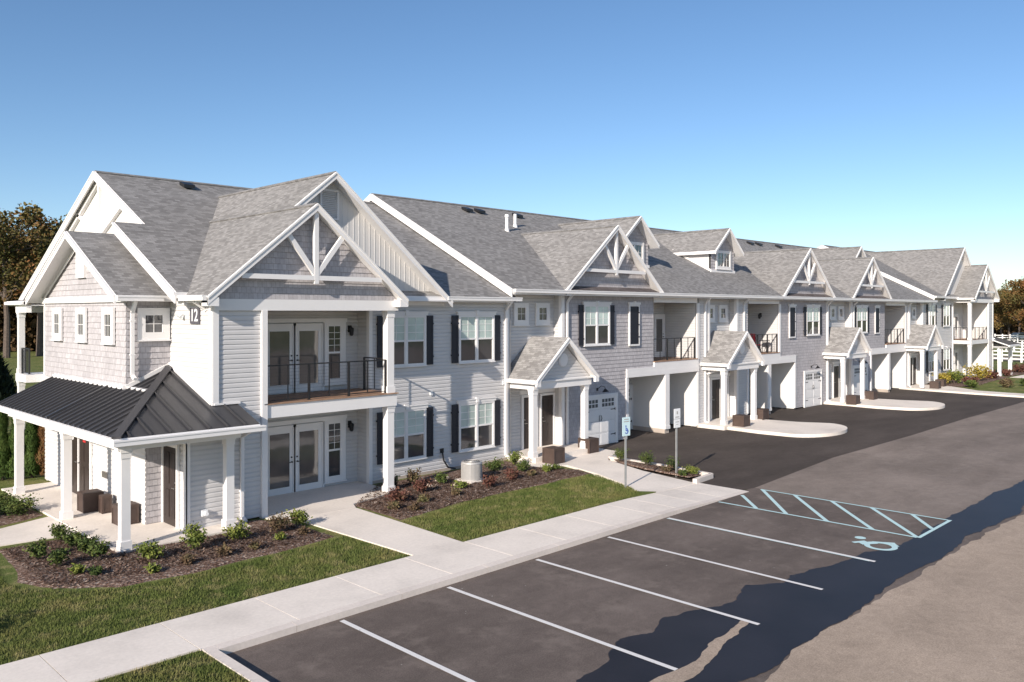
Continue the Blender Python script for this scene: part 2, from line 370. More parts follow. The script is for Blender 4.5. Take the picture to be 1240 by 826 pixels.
def door(x,y,z,w=.92,h=2.05,rz=0,col='door',trimw=.11,label=None,handle_side=1,glassy=0):
    mat=TR(x,y,z,rz)@Matrix.Translation((0,-.03,0)); d=MB(); d.box(0,w,-.03,.03,0,h)
    if glassy==0:
        for (px,pz,pw,ph) in ((.1,.2,w/2-.15,.7),(w/2+.05,.2,w/2-.15,.7),(.1,1.05,w/2-.15,.8),(w/2+.05,1.05,w/2-.15,.8)):
            d.box(px,px+pw,-.042,-.0301,pz,pz+ph); 
    o=d.build('door',col,B,mat)
    if label: o['label']=label
    t=MB(); t.box(-trimw,-.001,-.06,0,0,h+trimw); t.box(w+.001,w+trimw,-.06,0,0,h+trimw); t.box(-.001,w+.001,-.06,0,h+.001,h+trimw)
    t.build('door_trim','trim',o,mat)
    if glassy:
        g=MB(); g.box(.14,w-.14,-.036,-.0301,.25,h-.16); g.build('glass','gtan',o,mat)
        t2=MB()
        for (p,q,r_,s_) in ((.11,.14,.22,h-.13),(w-.14,w-.11,.22,h-.13)): t2.box(p,q,-.045,-.0301,r_,s_)
        t2.box(.14,w-.14,-.045,-.0301,.22,.25); t2.box(.14,w-.14,-.045,-.0301,h-.16,h-.13)
        t2.build('glass_bead','trim',o,mat)
    hx=w-.07 if handle_side>0 else .07
    k=MB(); k.tube([(hx,-.03,.98),(hx,-.09,.98)],.022,8); k.tube([(hx,-.09,.98),(hx-.1*handle_side,-.09,.98)],.012,6); k.tube([(hx,-.03,1.12),(hx,-.05,1.12)],.025,8)
    k.build('handle','brass' if col!='trim' else 'black',o,mat)
    return o
def garage_door(x,y,z,w=2.2,h=2.05,lab=None):
    mat=TR(x,y-.03,z); d=MB(); ph=h/4
    for i in range(4):
        d.box(0,w,-.03,0,i*ph+.004,(i+1)*ph-.004)
    for i in range(2):
        for j in range(3):
            x0=i*w/2+.06
            d.box(x0,x0+w/2-.12,-.038,-.0301,j*ph+.05,(j+1)*ph-.05) if j<3 else None
    o=d.build('garage_door','trim',B,mat); 
    if lab: o['label']=lab
    t=MB(); t.box(-.12,-.001,-.06,0,0,h+.12); t.box(w+.001,w+.12,-.06,0,0,h+.12); t.box(-.001,w+.001,-.06,0,h+.001,h+.12); t.build('door_trim','trim',o,mat)
    for i in range(2):
        p=MB()
        for k in range(4):
            for r_ in range(2):
                x0=i*w/2+.14+k*.21; z0=3*ph+.09+r_*.18; p.box(x0,x0+.16,-.036,-.0302,z0,z0+.14)
        p.build('window','acdark',o,mat)
    hh=MB()
    for zz in (ph*.75,h-ph*1.15):
        hh.box(w-.36,w-.06,-.046,-.0302,zz,zz+.035); hh.box(.06,.36,-.046,-.0302,zz,zz+.035); hh.box(w-.09,w-.05,-.05,-.0303,zz-.03,zz+.065)
    hh.build('hinge','black',o,mat)
    hd=MB(); hd.tube([(w/2-.05,-.04,1.0),(w/2-.09,-.07,1.12),(w/2-.05,-.04,1.25)],.014,6); hd.tube([(w/2+.05,-.04,1.0),(w/2+.09,-.07,1.12),(w/2+.05,-.04,1.25)],.014,6); hd.build('handle','acdark',o,mat)
    return o
def column(x,y,z0,z1,w=.24,name='column'):
    m=MB(); a=w/2
    m.box(x-a,x+a,y-a,y+a,z0+.001,z1-.001)
    b=a+.025; m.box(x-b,x+b,y-b,y+b,z0,z0+.2); b=a+.03; m.box(x-b,x+b,y-b,y+b,z1-.07,z1); b=a+.015; m.box(x-b,x+b,y-b,y+b,z1-.2,z1-.0701)
    return m.build(name,'trim',B)
def lamp(x,y,z,rz=0,par=None):
    mat=TR(x,y,z,rz); m=MB(); m.box(-.06,.06,-.03,0,-.02,.2); m.tube([(0,-.03,.15),(0,-.12,.2),(0,-.14,.14)],.012,6)
    m.tube([(0,-.14,.14),(0,-.14,.1),(0,-.14,-.1)],[.02,.085,.065],6); m.box(-.03,.03,-.17,-.11,-.13,-.10)
    return m.build('wall_lamp','black',B,mat)
def downspout(x,y,z1,z0,rz=0,over=.38):
    mat=TR(x,y,0,rz); m=MB(); w=.09
    m.box(-w/2,w/2,-.1,-.028,z0+.12,z1-.42)
    m.bar((0,-.064,z1-.44),(0,-over,z1-.1),w,.075); m.bar((0,-over,z1-.13),(0,-over,z1),w,.08)
    m.bar((0,-.064,z0+.14),(0,-.26,z0+.05),w,.075)
    for q in (.3,.7): zz=z0+(z1-z0)*q; m.box(-w/2-.02,w/2+.02,-.104,-.0279,zz,zz+.04)
    return m.build('downspout','trim',B,mat)
def cornerboard(x,y,z0,z1,w=.12,rz=0,par=None):
    m=MB(); m.box(0,w,-.035,.0,z0,z1); return m
cb=MB()   # collects corner boards by side, one mesh per board
def board(x0,x1,y0,y1,z0,z1,name='corner_board'):
    m=MB(); m.box(x0,x1,y0,y1,z0,z1); return m.build(name,'trim',B)

# ---- roofs
T=.16
def rprism(name,pts,mat='shingle',t=T,label=None,par=None,under='trim'):
    m=MB(); n=len(pts); a=[Vector(p) for p in pts]; b=[p-Vector((0,0,t)) for p in a]
    m.add(a+b,[tuple(range(n))],0); m.add(a+b,[tuple(reversed(range(n,2*n)))]+[(i,i+n,(i+1)%n+n,(i+1)%n) for i in range(n)],1)
    o=m.build(name,[mat,under],par or B)
    if label: o['label']=label
    return o
def rake(a,b,h=.24,t=.05,axis='Y',off=.025,name='rake_board',lift=.012):
    """white board under a sloped roof edge from a to b (top-edge points)"""
    a=Vector(a);b=Vector(b); dn=Vector((0,0,-h)); up=Vector((0,0,-lift))
    s=Vector((0,-t,0)) if axis=='Y' else Vector((-t,0,0))
    m=MB(); m.add([a+up,b+up,b+dn,a+dn,a+up+s,b+up+s,b+dn+s,a+dn+s],[(0,1,2,3),(4,7,6,5),(0,4,5,1),(1,5,6,2),(2,6,7,3),(3,7,4,0)])
    # thin shingle lip strip stays with the roof; second narrow moulding
    u2=Vector((0,0,-.07)); s2=s+ (Vector((0,-.02,0)) if axis=='Y' else Vector((-.02,0,0)))
    m.add([a+up+s,b+up+s,b+u2+s,a+u2+s,a+up+s2,b+up+s2,b+u2+s2,a+u2+s2],[(0,1,2,3),(4,7,6,5),(0,4,5,1),(1,5,6,2),(2,6,7,3),(3,7,4,0)])
    return m.build(name,'trim',B)
def main_z(sec,Y):
    z0,y0,s={1:(6.1,21.25,.495),2:(6.42,21.2,.5),3:(6.76,21.2,.5)}[sec]
    yr=29.9
    return z0+s*(Y-y0) if Y<=yr else z0+s*(2*yr-Y-y0)
def main_Y(sec,z):
    z0,y0,s={1:(6.1,21.25,.495),2:(6.42,21.2,.5),3:(6.76,21.2,.5)}[sec]; return y0+(z-z0)/s
YR=29.9
def mainroof(sec,x0,x1,cut=None):
    y0={1:21.25,2:21.2,3:21.2}[sec]; f=lambda x,y:(x,y,main_z(sec,y))
    if cut: # lower front strip reaches further west
        xc,yc=cut
        rprism('roof',[f(xc,y0),f(x1,y0),f(x1,YR),f(x0,YR),f(x0,yc),f(xc,yc)])
    else: rprism('roof',[f(x0,y0),f(x1,y0),f(x1,YR),f(x0,YR)])
    rprism('roof',[f(x0,YR),f(x1,YR),(x1,2*YR-y0,main_z(sec,2*YR-y0)),(x0,2*YR-y0,main_z(sec,2*YR-y0))])
    rc=MB(); rc.bar((x0,YR-.09,main_z(sec,YR-.09)+.015),(x1,YR-.09,main_z(sec,YR-.09)+.015),.2,.03,up=(0,-.4,1)); rc.bar((x0,YR+.09,main_z(sec,YR+.09)+.015),(x1,YR+.09,main_z(sec,YR+.09)+.015),.2,.03,up=(0,.4,1)); rc.build('ridge_cap','shingle',B)
mainroof(1,10.0,21.75,(9.1,25.6)); mainroof(2,21.45,67.2); mainroof(3,66.85,79.1)
# rakes (west-facing edges)
for x,yA,yB,sec in ((10.0,25.6,YR,1),(9.1,21.25,25.6,1),(21.45,21.2,YR,2),(66.85,21.2,YR,3)):
    rake((x,yA,main_z(sec,yA)),(x,yB,main_z(sec,yB)),.30,.05,'X')
for x,sec in ((10.0,1),(21.45,2),(66.85,3)):
    rake((x,YR,main_z(sec,YR)),(x,38.55,main_z(sec,38.55)),.30,.05,'X')
def gable_roof(sec,x0,x1,ze,sl,yf,mat='shingle',rk=True,rh=.22,cut_left=None):
    xr=(x0+x1)/2; zr=ze+sl*(xr-x0); 
    ye=max(main_Y(sec,ze),yf+.3)+.05; yr=main_Y(sec,zr)+.08
    rprism('roof',[(x0,yf,ze),(xr,yf,zr),(xr,yr,zr),(x0,ye,ze)][::-1],mat)
    rprism('roof',[(x1,yf,ze),(xr,yf,zr),(xr,yr,zr),(x1,ye,ze)],mat)
    if rk:
        xs=cut_left if cut_left else x0
        rake((xs,yf,ze+sl*(xs-x0)),(xr,yf,zr),rh); rake((xr,yf,zr),(x1,yf,ze),rh)
        if rh>.2 and not cut_left:
            for a,b in (((x0,x0+.3),) if not cut_left else ())+((x1-.3,x1),):
                m=MB(); m.box(a,b,yf-.04,yf+.3,ze-rh-.03,ze-.03); m.build('gable_return','trim',B)
    rc=MB(); 
    for s_ in (-1,1): rc.bar((xr+s_*.07,yf,zr-sl*.07+.02),(xr+s_*.07,yr,zr-sl*.07+.02),.16,.03,up=(s_*.6,0,1))
    rc.build('ridge_cap',mat,B)
    return xr,zr
def truss(xr,zr,x0,x1,zb,yf,t=.09,w=.13,drop=.24,sl=.83,kf=.36,y=None):
    """chord at zb, king post and two struts in the plane just behind the rake"""
    m=MB(); ya,yb=(yf+.03,yf+.03+t)
    def b2(p,q,w_,dy=0):
        p=Vector((p[0],0,p[1])); q=Vector((q[0],0,q[1])); d=(q-p).normalized(); r=Vector((-d.z,0,d.x))*w_/2
        a=[p-r,q-r,q+r,p+r]; vs=[(v.x,ya-dy,v.z) for v in a]+[(v.x,yb+dy,v.z) for v in a]
        m.add(vs,[(0,1,2,3),(7,6,5,4),(0,4,5,1),(1,5,6,2),(2,6,7,3),(3,7,4,0)])
    hw=(zr-drop-zb)/sl
    b2((xr-hw,zb),(xr+hw,zb),w,.004); b2((xr,zb-.16),(xr,zr-.12),w*1.0,.008)
    H=zr-zb; sx=H*.56/sl*.9; 
    for s_ in (-1,1):
        zx=zb+H*.56; xx=xr+s_*(zr-.2-zx)/sl
        b2((xr+s_*.03,zb+.1),(xx,zx),w)
    return m.build('gable_truss','trim',B)
def tri(x0,x1,ze,sl,inset,zbase):
    """lo/hi functions for a gable wall starting at x0 (wall a point)"""
    xr=(x0+x1)/2; zr=ze+sl*(xr-x0)-inset
    return (lambda z:max(0,(xr-(zr-z)/sl)-x0)),(lambda z:(xr+(zr-z)/sl)-x0),zr

# ---------------- Section 1: balcony block with twin gables
# ground-floor and upper walls, south facing
wall((8.9,20.2),(10.9,20.2),.15,3.16); wall((9.6,20.2),(10.9,20.2),3.16,5.62)
wall((9.6,22.78),(9.6,20.2),3.0,6.0)
board(9.565,9.72,20.14,20.2-.0,3.2,5.62); board(9.545,9.6,20.145,20.34,3.2,5.95)
board(8.86,8.98,20.15,20.2,.15,2.9); board(8.865,8.9,20.15,20.3,.15,2.9)
board(10.9,11.06,20.1,20.26,0.05,5.62,'corner_post')
# recess walls of the patio and balcony
wall((10.9,22.3),(15.45,22.3),.06,2.75); wall((10.9,22.3),(15.45,22.3),3.12,5.66)
wall((15.45,22.3),(15.45,21.65),.06,6.0); board(15.41,15.53,21.6,21.65,.1,5.95); board(15.4,15.45,21.605,21.75,.1,5.95)
m=MB(); m.box(10.95,11.0,20.26,22.3,.06,5.6); m.build('wall','flat',B)
# main wall and foundation
wall((15.45,21.65),(21.7,21.65),.2,6.0)
m=MB(); m.box(15.47,21.7,21.63,21.7,.0,.2); m.build('foundation','found',B)
board(21.58,21.74,21.6,21.65,.15,6.0); 
m=MB(); m.box(21.7,21.75,21.6,22.05,.15,6.05); m.build('corner_board','trim',B)
# deck
m=MB(); m.box(10.95,15.38,20.14,20.2,2.74,3.1); m.build('deck_beam','trim',B); m=MB(); m.box(15.32,15.38,20.201,21.63,2.74,3.1); m.build('deck_beam','trim',B)
m=MB(); m.box(10.97,15.3,20.2,22.29,2.78,2.82); m.build('ceiling','trim',B)
m=MB()
yy=20.1
while yy<22.2: m.box(10.97,15.42,yy,yy+.135,3.1,3.13); yy+=.14
m.build('deck','deck',B)
column(15.2,20.32,.1,2.74); column(15.2,20.32,3.13,5.62)
def railing(p0,p1,z,h=1.0,n=3,shelf=False):
    m=MB(); p0=Vector((p0[0],p0[1],0)); p1=Vector((p1[0],p1[1],0)); d=p1-p0
    for i in range(n+1):
        p=p0+d*i/n; m.box(p.x-.028,p.x+.028,p.y-.028,p.y+.028,z,z+h)
        m.box(p.x-.05,p.x+.05,p.y-.05,p.y+.05,z,z+.012)
        if i<n:
            q=p0+d*(i+.5)/n; m.box(q.x-.012,q.x+.012,q.y-.012,q.y+.012,z+.05,z+h)
    m.bar((p0.x,p0.y,z+h),(p1.x,p1.y,z+h),.055,.035); m.bar((p0.x,p0.y,z+.06),(p1.x,p1.y,z+.06),.025,.02)
    for k in range(1,10): zz=z+.06+k*.093; m.bar((p0.x,p0.y,zz),(p1.x,p1.y,zz),.004,.004)
    return m.build('railing','black',B)
railing((11.1,20.27),(15.05,20.27),3.13,1.0,3); railing((15.2,20.5),(15.2,21.58),3.13,1.02,1)
# frieze band and beam
m=MB(); m.box(9.58,15.42,20.12,20.2,5.62,5.92); m.box(15.34,15.42,20.2,21.62,5.62,5.92); m.build('frieze','trim',B)
m=MB(); m.box(10.97,15.33,20.22,22.29,5.66,5.7); m.build('ceiling','trim',B)
# french doors
for zz in (.08,3.14):
    dz=2.02
    door(12.15,22.3,zz,.94,dz,col='trim',trimw=.07,glassy=1,label='white french door leaf with a tall glass panel',handle_side=1)
    door(13.14,22.3,zz,.94,dz,col='trim',trimw=.07,glassy=1,label='white french door leaf with a tall glass panel',handle_side=-1)
    window(14.22,22.3,zz+.28,.62,1.78,lites=(1,1),head=False,shut=False,upper='p',grille=(2,4),cased=.1)
    m=MB(); m.box(12.0,14.98,22.2,22.3,zz+dz+.1,zz+dz+.22); m.build('door_head','trim',B)
lamp(15.12,22.3,4.95); lamp(15.12,22.3,1.9)
# windows
for zz in (.70,3.80):
    window(16.02,21.65,zz,1.68,1.66,head=zz<1 or True); window(19.17,21.65,zz,1.72,1.66)
# small shake gable + truss
wl,wh,zt=tri(9.35,15.49,6.02,.83,.16,5.92)
wall((9.35,20.14),(15.49,20.14),5.92,zt,'shake',wl,wh)
xr,zr=gable_roof(1,9.27,15.56,5.98,.83,19.86); truss(xr,zr,9.27,15.56,6.52,19.84)
# big board-and-batten gable
m=MB(); X0,X1=9.4,18.5; xb=(9.27+18.52)/2; zb=6.0+.83*(xb-9.27)-.16
m.poly([(X0,21.6,5.98),(X1,21.6,5.98),(xb,21.6,zb)],.08,d=(0,1,0))
xx=12.6
while xx<18.3:
    zt2=zb-abs(xx-xb)*.83-.02
    if zt2>6.05: m.box(xx,xx+.03,21.592,21.6,5.98,zt2)
    xx+=.2
m.build('wall','flat',B,label='white board and batten gable wall')
gable_roof(1,9.27,18.52,5.955,.83,21.2,cut_left=12.5)
m=MB(); m.box(13.58,14.24,21.53,21.6,8.38,8.44); m.box(13.58,14.24,21.53,21.6,9.24,9.3); m.box(13.58,13.64,21.53,21.6,8.44,9.24); m.box(14.18,14.24,21.53,21.6,8.44,9.24)
for k in range(14): z=8.46+k*.056; m.add([(13.64,21.54,z),(14.18,21.54,z),(14.18,21.585,z+.045),(13.64,21.585,z+.045)],[(0,1,2,3)])
m.build('gable_vent','trim',B)
m=MB(); m.box(14.45-.3,18.46,21.15,21.6,5.93,5.98); m.box(15.45,18.6,21.56,21.64,5.8,5.975); m.build('soffit','trim',B)

# gutters
def gutter(a,b,z,axis='X',side=-1,h=.13,w=.12):
    m=MB()
    if axis=='X':
        m.box(a[0],b[0],a[1]-w,a[1]-.001,z-h,z-.0); m.box(a[0],b[0],a[1]-w-.015,a[1]-w-.0005,z-.035,z+.005)
    else:
        m.box(a[0]-w,a[0]-.001,a[1],b[1],z-h,z); m.box(a[0]-w-.015,a[0]-w-.0005,a[1],b[1],z-.035,z+.005)
    return m.build('gutter','trim',B)
gutter((18.3,21.25),(21.9,21.25),6.1); gutter((21.5,21.2),(67.15,21.2),6.42); gutter((66.9,21.2),(69.1,21.2),6.76)
gutter((9.27,19.85),(9.27,21.5),6.0,'Y'); gutter((8.0,22.38),(9.2,22.38),6.0)
m=MB(); m.box(15.4,21.7,21.25,21.65,5.94,5.97); m.box(21.75,66.9,21.2,22.1,6.24,6.27); m.box(66.9,79,21.2,21.65,6.58,6.61); m.build('soffit','trim',B)
m=MB(); m.box(21.5,66.9,21.19,21.215,6.22,6.41); m.box(18.3,21.5,21.235,21.255,5.92,6.09); m.build('fascia','trim',B)
# ---------------- west side
# ground floor
wall((8.43,29.7),(8.43,21.5),.15,3.6); wall((8.43,21.5),(8.9,21.5),.15,3.6,'shake'); wall((8.9,21.5),(8.9,20.2),.15,3.2)
# upper bay
wall((8.41,29.68),(8.41,22.78),3.5,5.86,'shake'); wall((8.41,22.78),(9.6,22.78),3.5,5.9,'shake')
L=29.68-22.78
lo=lambda z:max(0,(z-6.0)/.5-.25); hi=lambda z:L-max(0,(z-6.0)/.5-.25)
wall((8.42,29.68),(8.42,22.78),6.0,7.84,'shake',lambda z:max(0,(z-6.02)/.5),lambda z:L-max(0,(z-6.02)/.5))
m=MB(); m.box(8.33,8.41,22.74,29.75,5.85,6.02); m.build('frieze','trim',B)
rprism('roof',[(8.0,22.36,6.02),(10.4,22.36,6.02),(10.4,26.22,7.95),(8.0,26.22,7.95)]); rprism('roof',[(8.0,26.22,7.95),(10.4,26.22,7.95),(10.4,30.08,6.02),(8.0,30.08,6.02)])
rake((8.0,22.36,6.02),(8.0,26.22,7.95),.22,.05,'X'); rake((8.0,26.22,7.95),(8.0,30.08,6.02),.22,.05,'X')
m=MB(); m.add([(8.34,22.8,6.0),(8.34,26.22,7.70),(8.34,29.66,6.0),(8.34,26.22,7.58),(8.34,22.98,6.0),(8.34,29.48,6.0)],[(0,1,3,4),(1,2,5,3)]); m.build('rake_board','trim',B)
m=MB(); m.box(8.33,8.42,25.82,26.5,6.58,7.38); m.build('gable_vent','trim',B)
# main west gable wall with applied truss
m=MB(); m.poly([(10.22,21.7,5.9),(10.22,38.1,5.9),(10.22,29.9,9.98)],.08,d=(1,0,0)); m.build('wall','flat',B,label='white flat panelled gable wall')
m=MB()
for a,b in (((29.9,10.05),(25.9,8.02)),((29.9,10.05),(33.9,8.02)),((29.9,10.0),(29.9,7.95)),((29.9,8.15),(27.6,9.15)),((29.9,8.15),(32.2,9.15)),((25.6,8.0),(34.1,8.0))):
    m.bar((10.16,a[0],a[1]-.0),(10.16,b[0],b[1]),.12,.12,up=(1,0,0))
m.build('gable_truss','trim',B)
m=MB(); m.box(9.98,10.35,25.6,26.0,7.95,8.1); m.build('gable_return','trim',B); m=MB(); m.box(9.98,10.35,33.6,34.2,7.85,8.0); m.build('gable_return','trim',B)
m=MB(); m.poly([(9.62,21.3,5.9),(9.62,25.6,5.9),(9.62,25.6,8.05),(9.62,21.3,5.95)],.06,d=(1,0,0)); m.poly([(9.1,25.6,8.22),(10.0,25.6,8.22),(10.0,25.6,7.6),(9.1,25.6,7.9)],.05,d=(0,-1,0)); m.build('wall','flat',B,label='white upper wall strip below the stepped rake')
# windows on west side: rotate so local -y faces west
RW=-math.pi/2
for y in (28.55,26.37,24.2): window(8.41,y,4.86,.56,.70,rz=RW,lites=(1,1),sash=False,head=False,shut=False,grille=(2,2),cased=.14,frame=.05)
window(8.83,22.78,4.98,.56,.56,lites=(1,1),sash=False,head=False,shut=False,grille=(2,2),cased=.15,frame=.05)
# number sign 12
pl=MB(); pl.box(0,.54,-.04,.02,0,.42); sg=pl.build('number_sign','num',B,TR(9.575,21.43,5.27,RW),label='dark plate with the white number 12')
def text(s,size,mat,parent,mname,ext=.004,name='lettering'):
    cu=bpy.data.curves.new(name,'FONT'); cu.body=s; cu.size=size; cu.extrude=ext; cu.align_x='CENTER'; cu.align_y='CENTER'; cu.offset=.008
    o=bpy.data.objects.new('tmp',cu); COL.objects.link(o); bpy.context.view_layer.update()
    dg=bpy.context.evaluated_depsgraph_get(); me=bpy.data.meshes.new_from_object(o.evaluated_get(dg)); bpy.data.objects.remove(o)
    me.materials.clear(); me.materials.append(M[mname]); return link(name,me,parent,mat)
text('12',.45,TR(9.575,21.43,5.27,RW)@Matrix.Translation((.27,-.046,.21))@Matrix.Rotation(R(90),4,'X'),sg,'signw')
m=MB(); m.tube([(9.6,21.85,5.5),(9.5,21.85,5.52)],.03,8); m.tube([(9.5,21.85,5.52),(9.43,21.85,5.44)],[.03,.07],10); m.build('flood_lamp','signw',B)
# west doors
door(8.43,27.3,.15,.92,2.1,RW,label='dark brown metal door with a white round sticker',trimw=.08); o=door(8.43,26.3,.15,.92,2.1,RW,label='dark brown metal door with a red warning sign',handle_side=-1,trimw=.08)
m=MB(); m.box(.35,.57,-.05,-.0425,1.62,1.82); m.build('warning_sign','signr',o,TR(8.40,26.3,.15,RW))
for k in range(2):
    m=MB(); m.box(.40,.52,-.052,-.0505,1.69+k*.045,1.71+k*.045); m.build('lettering','signw',o,TR(8.40,26.3,.15,RW))
m=MB(); m.tube([(8.36,26.84,1.85),(8.35,26.84,1.85)],.11,14); m.build('sticker','signw',B)
door(8.9,21.42,.15,.8,2.0,RW,trimw=.1,label='dark brown side door with six panels')
m=MB(); m.box(8.385,8.43,25.1,25.25,1.2,1.4); m.box(8.385,8.43,25.1,25.2,.9,1.1); m.build('bell_panel','signw',B); 
m=MB(); m.box(8.38,8.43,24.1,24.5,.95,1.12); m.build('meter_box','brass',B)
m=MB(); m.box(9.25,9.4,20.08,20.2,.45,.6); m.tube([(9.33,20.1,.52),(9.33,19.98,.52)],.05,10); m.build('dryer_vent','signw',B)
# porch roof (function with x mapping so that the far end can reuse it)
def corner_porch(fx,mirror=False,ylim=28.7):
    za,ze=4.1,2.78; sx=(za-ze)/2.8; sy=(za-ze)/3.78
    q=lambda x,y,z:(fx(x),y,z)
    xe,ye=6.8,19.0
    zw=ze+sx*(8.43-xe); ys=20.2; zs=ze+sy*(ys-ye)
    # west slope
    west=[q(xe,ye,ze),q(9.6,22.78,za),q(8.9,22.78,ze+sx*(8.9-xe)),q(8.4,22.78,ze+sx*1.6),q(8.4,ylim,ze+sx*1.6),q(xe,ylim,ze)]
    rprism('porch_roof',west,'metal',.09)
    south=[q(xe,ye,ze),q(10.25,ye,ze),q(10.25,ys-.02,zs),q(9.6,ys-.02,zs),q(9.6,22.78,za)]
    rprism('porch_roof',south,'metal',.09)
    rb=MB(); up=.028
    y=ye+.25
    while y<ylim:
        # rib going up west slope at fixed y
        xtop=8.4 if y>22.78 else xe+(y-ye)*2.8/3.78
        xtop=min(xtop,9.6)
        if xtop-xe>.1: rb.bar(q(xe,y,ze+up),q(xtop,y,ze+sx*(xtop-xe)+up),.03,.05)
        y+=.36
    x=xe+.3
    while x<10.2:
        ytop=min(ye+(x-xe)*3.78/2.8,22.78) if x<9.58 else ys-.03
        rb.bar(q(x,ye,ze+up),q(x,ytop,ze+sy*(ytop-ye)+up),.03,.05); x+=.46
    rb.bar(q(xe,ye,ze+.03),q(9.6,22.78,za+.03),.2,.05)
    if not mirror: rb.bar(q(xe,23.9,ze+.035),q(8.4,23.9,ze+sx*1.6+.035),.09,.06)
    rb.build('roof_seam','metal',B)
    tr=MB(); tr.box(fx(9.5),fx(9.6),20.14,22.8,0,0) if False else None
    tr.bar(q(8.37,22.8,zw+.02),q(8.37,ylim,zw+.02),.08,.1); tr.bar(q(9.56,22.75,za+.05),q(9.56,20.2,zs+.05),.08,.1); tr.bar(q(8.4,22.74,zw+.04),q(9.6,22.74,za+.05),.06,.1); tr.bar(q(9.6,20.15,zs+.03),q(10.3,20.15,zs+.03),.06,.05)
    tr.build('flashing','trim',B)
    # fascia/gutter
    g=MB(); a,b=sorted((fx(xe-.1),fx(10.35))); g.box(a,b,ye-.12,ye,ze-.16,ze-.03); g.box(a,b,ye-.135,ye-.1201,ze-.06,ze-.03)
    a,b=sorted((fx(xe-.06),fx(xe-.001))); g.box(a,b,ye,ylim,ze-.16,ze-.005)
    g.build('gutter','trim',B)
    c=MB(); a,b=sorted((fx(xe+.05),fx(10.3))); c.box(a,b,ye+.05,20.18,ze-.2,ze-.16)
    a,b=sorted((fx(xe+.05),fx(8.42))); c.box(a,b,20.18,ylim,ze-.2,ze-.161); a,b=sorted((fx(8.42),fx(8.89))); c.box(a,b,20.18,21.49,ze-.2,ze-.1605); c.build('ceiling','trim',B)
    bm_=MB(); a,b=sorted((fx(7.02),fx(10.0))); bm_.box(a,b,19.5,19.74,ze-.36,ze-.2); a,b=sorted((fx(7.08),fx(7.32))); bm_.box(a,b,19.74,ylim-.1,ze-.36,ze-.2); bm_.build('porch_beam','trim',B)
corner_porch(lambda x:x)
for p in ((7.2,19.62),(7.2,23.62),(7.2,27.9)): column(p[0],p[1],.15,2.44,.205)
column(9.8,19.78,.15,2.44,.205)
downspout(10.35,20.2,2.78,.1,over=.9)
downspout(8.52,22.72,6.0,3.75,over=.3); downspout(9.6,20.85,6.0,5.5,RW,over=.35) if False else None
m=MB(); m.tube([(9.2,20.6,5.9),(9.35,20.6,5.8),(9.56,20.6,5.65),(9.56,20.6,5.6)],.045,8); m.build('downspout','trim',B)
# rear west corner balcony
wall((10.3,36.3),(10.3,29.7),.1,6.0); m=MB(); m.box(10.3,78.3,36.3,36.4,.1,6.5); m.box(78.3,78.4,21.7,36.4,.1,7); m.box(8.45,10.35,29.6,29.7,.1,6.9); m.build('wall','flat',B,label='plain rear walls')
board(10.24,10.3,36.15,36.35,.1,5.9); 
m=MB(); m.box(9.6,14,36.3,37.7,2.8,3.1); m.build('deck_beam','trim',B); m=MB(); m.box(9.8,14,37.4,37.7,5.55,5.85); m.box(9.6,9.8,36.3,37.7,5.55,5.85); m.build('deck_beam','trim',B)
column(9.75,37.5,.1,2.8,.22); column(9.75,37.5,3.1,5.55,.22); railing((9.75,36.4),(9.75,37.35),3.12,1.0,1)
m=MB()
for k in range(6): m.box(9.74,9.76,36.5+k*.15,36.52+k*.15,3.15,4.1)
m.build('railing','black',B)
m=MB(); m.box(9.42,9.55,36.2,38.6,5.86,5.98); m.build('gutter','trim',B)
rprism('roof',[(9.5,36.2,6.0),(10.3,36.2,6.35),(10.3,38.6,6.1),(9.5,38.6,6.0)])
m=MB(); m.box(9.56,10.3,36.3,38.5,5.82,5.86); m.build('soffit','trim',B)
# ---------------- Section 2 modules
RE=[(21.75,24.66),(35.65,38.25),(49.1,52.57),(62.95,65.5)]      # entry recesses
YE=22.05
for i,(xa,xb_) in enumerate(RE):
    zt_=6.24
    wall((xa,YE),(xb_,YE),.2,zt_)
    # return wall facing west at right side
    k='shake' if i in (0,2) else 'siding'
    wall((xb_,YE),(xb_,21.65),.1,zt_,'siding'); board(xb_,xb_+.14,21.6,21.65,.1,zt_); board(xb_-.035,xb_,21.605,21.76,.1,zt_)
    wx=xb_-.98; window(wx,YE,5.22,.52,.56 if i else .56,lites=(1,1),sash=False,head=False,shut=False,grille=(2,2),cased=.14,frame=.045)
    window(wx-1.22,YE,5.22,.52,.56,lites=(1,1),sash=False,head=False,shut=False,grille=(2,2),cased=.14,frame=.045)
    if i: 
        m=MB(); m.box(xa-.05,xa-.0,21.6,YE,.1,zt_); m.build('corner_board','trim',B); board(xa-.16,xa-.05,21.6,21.65,.1,zt_)
PC=[23.35,36.6,50.2,63.65]; PF=[.3,.18,.18,.18]
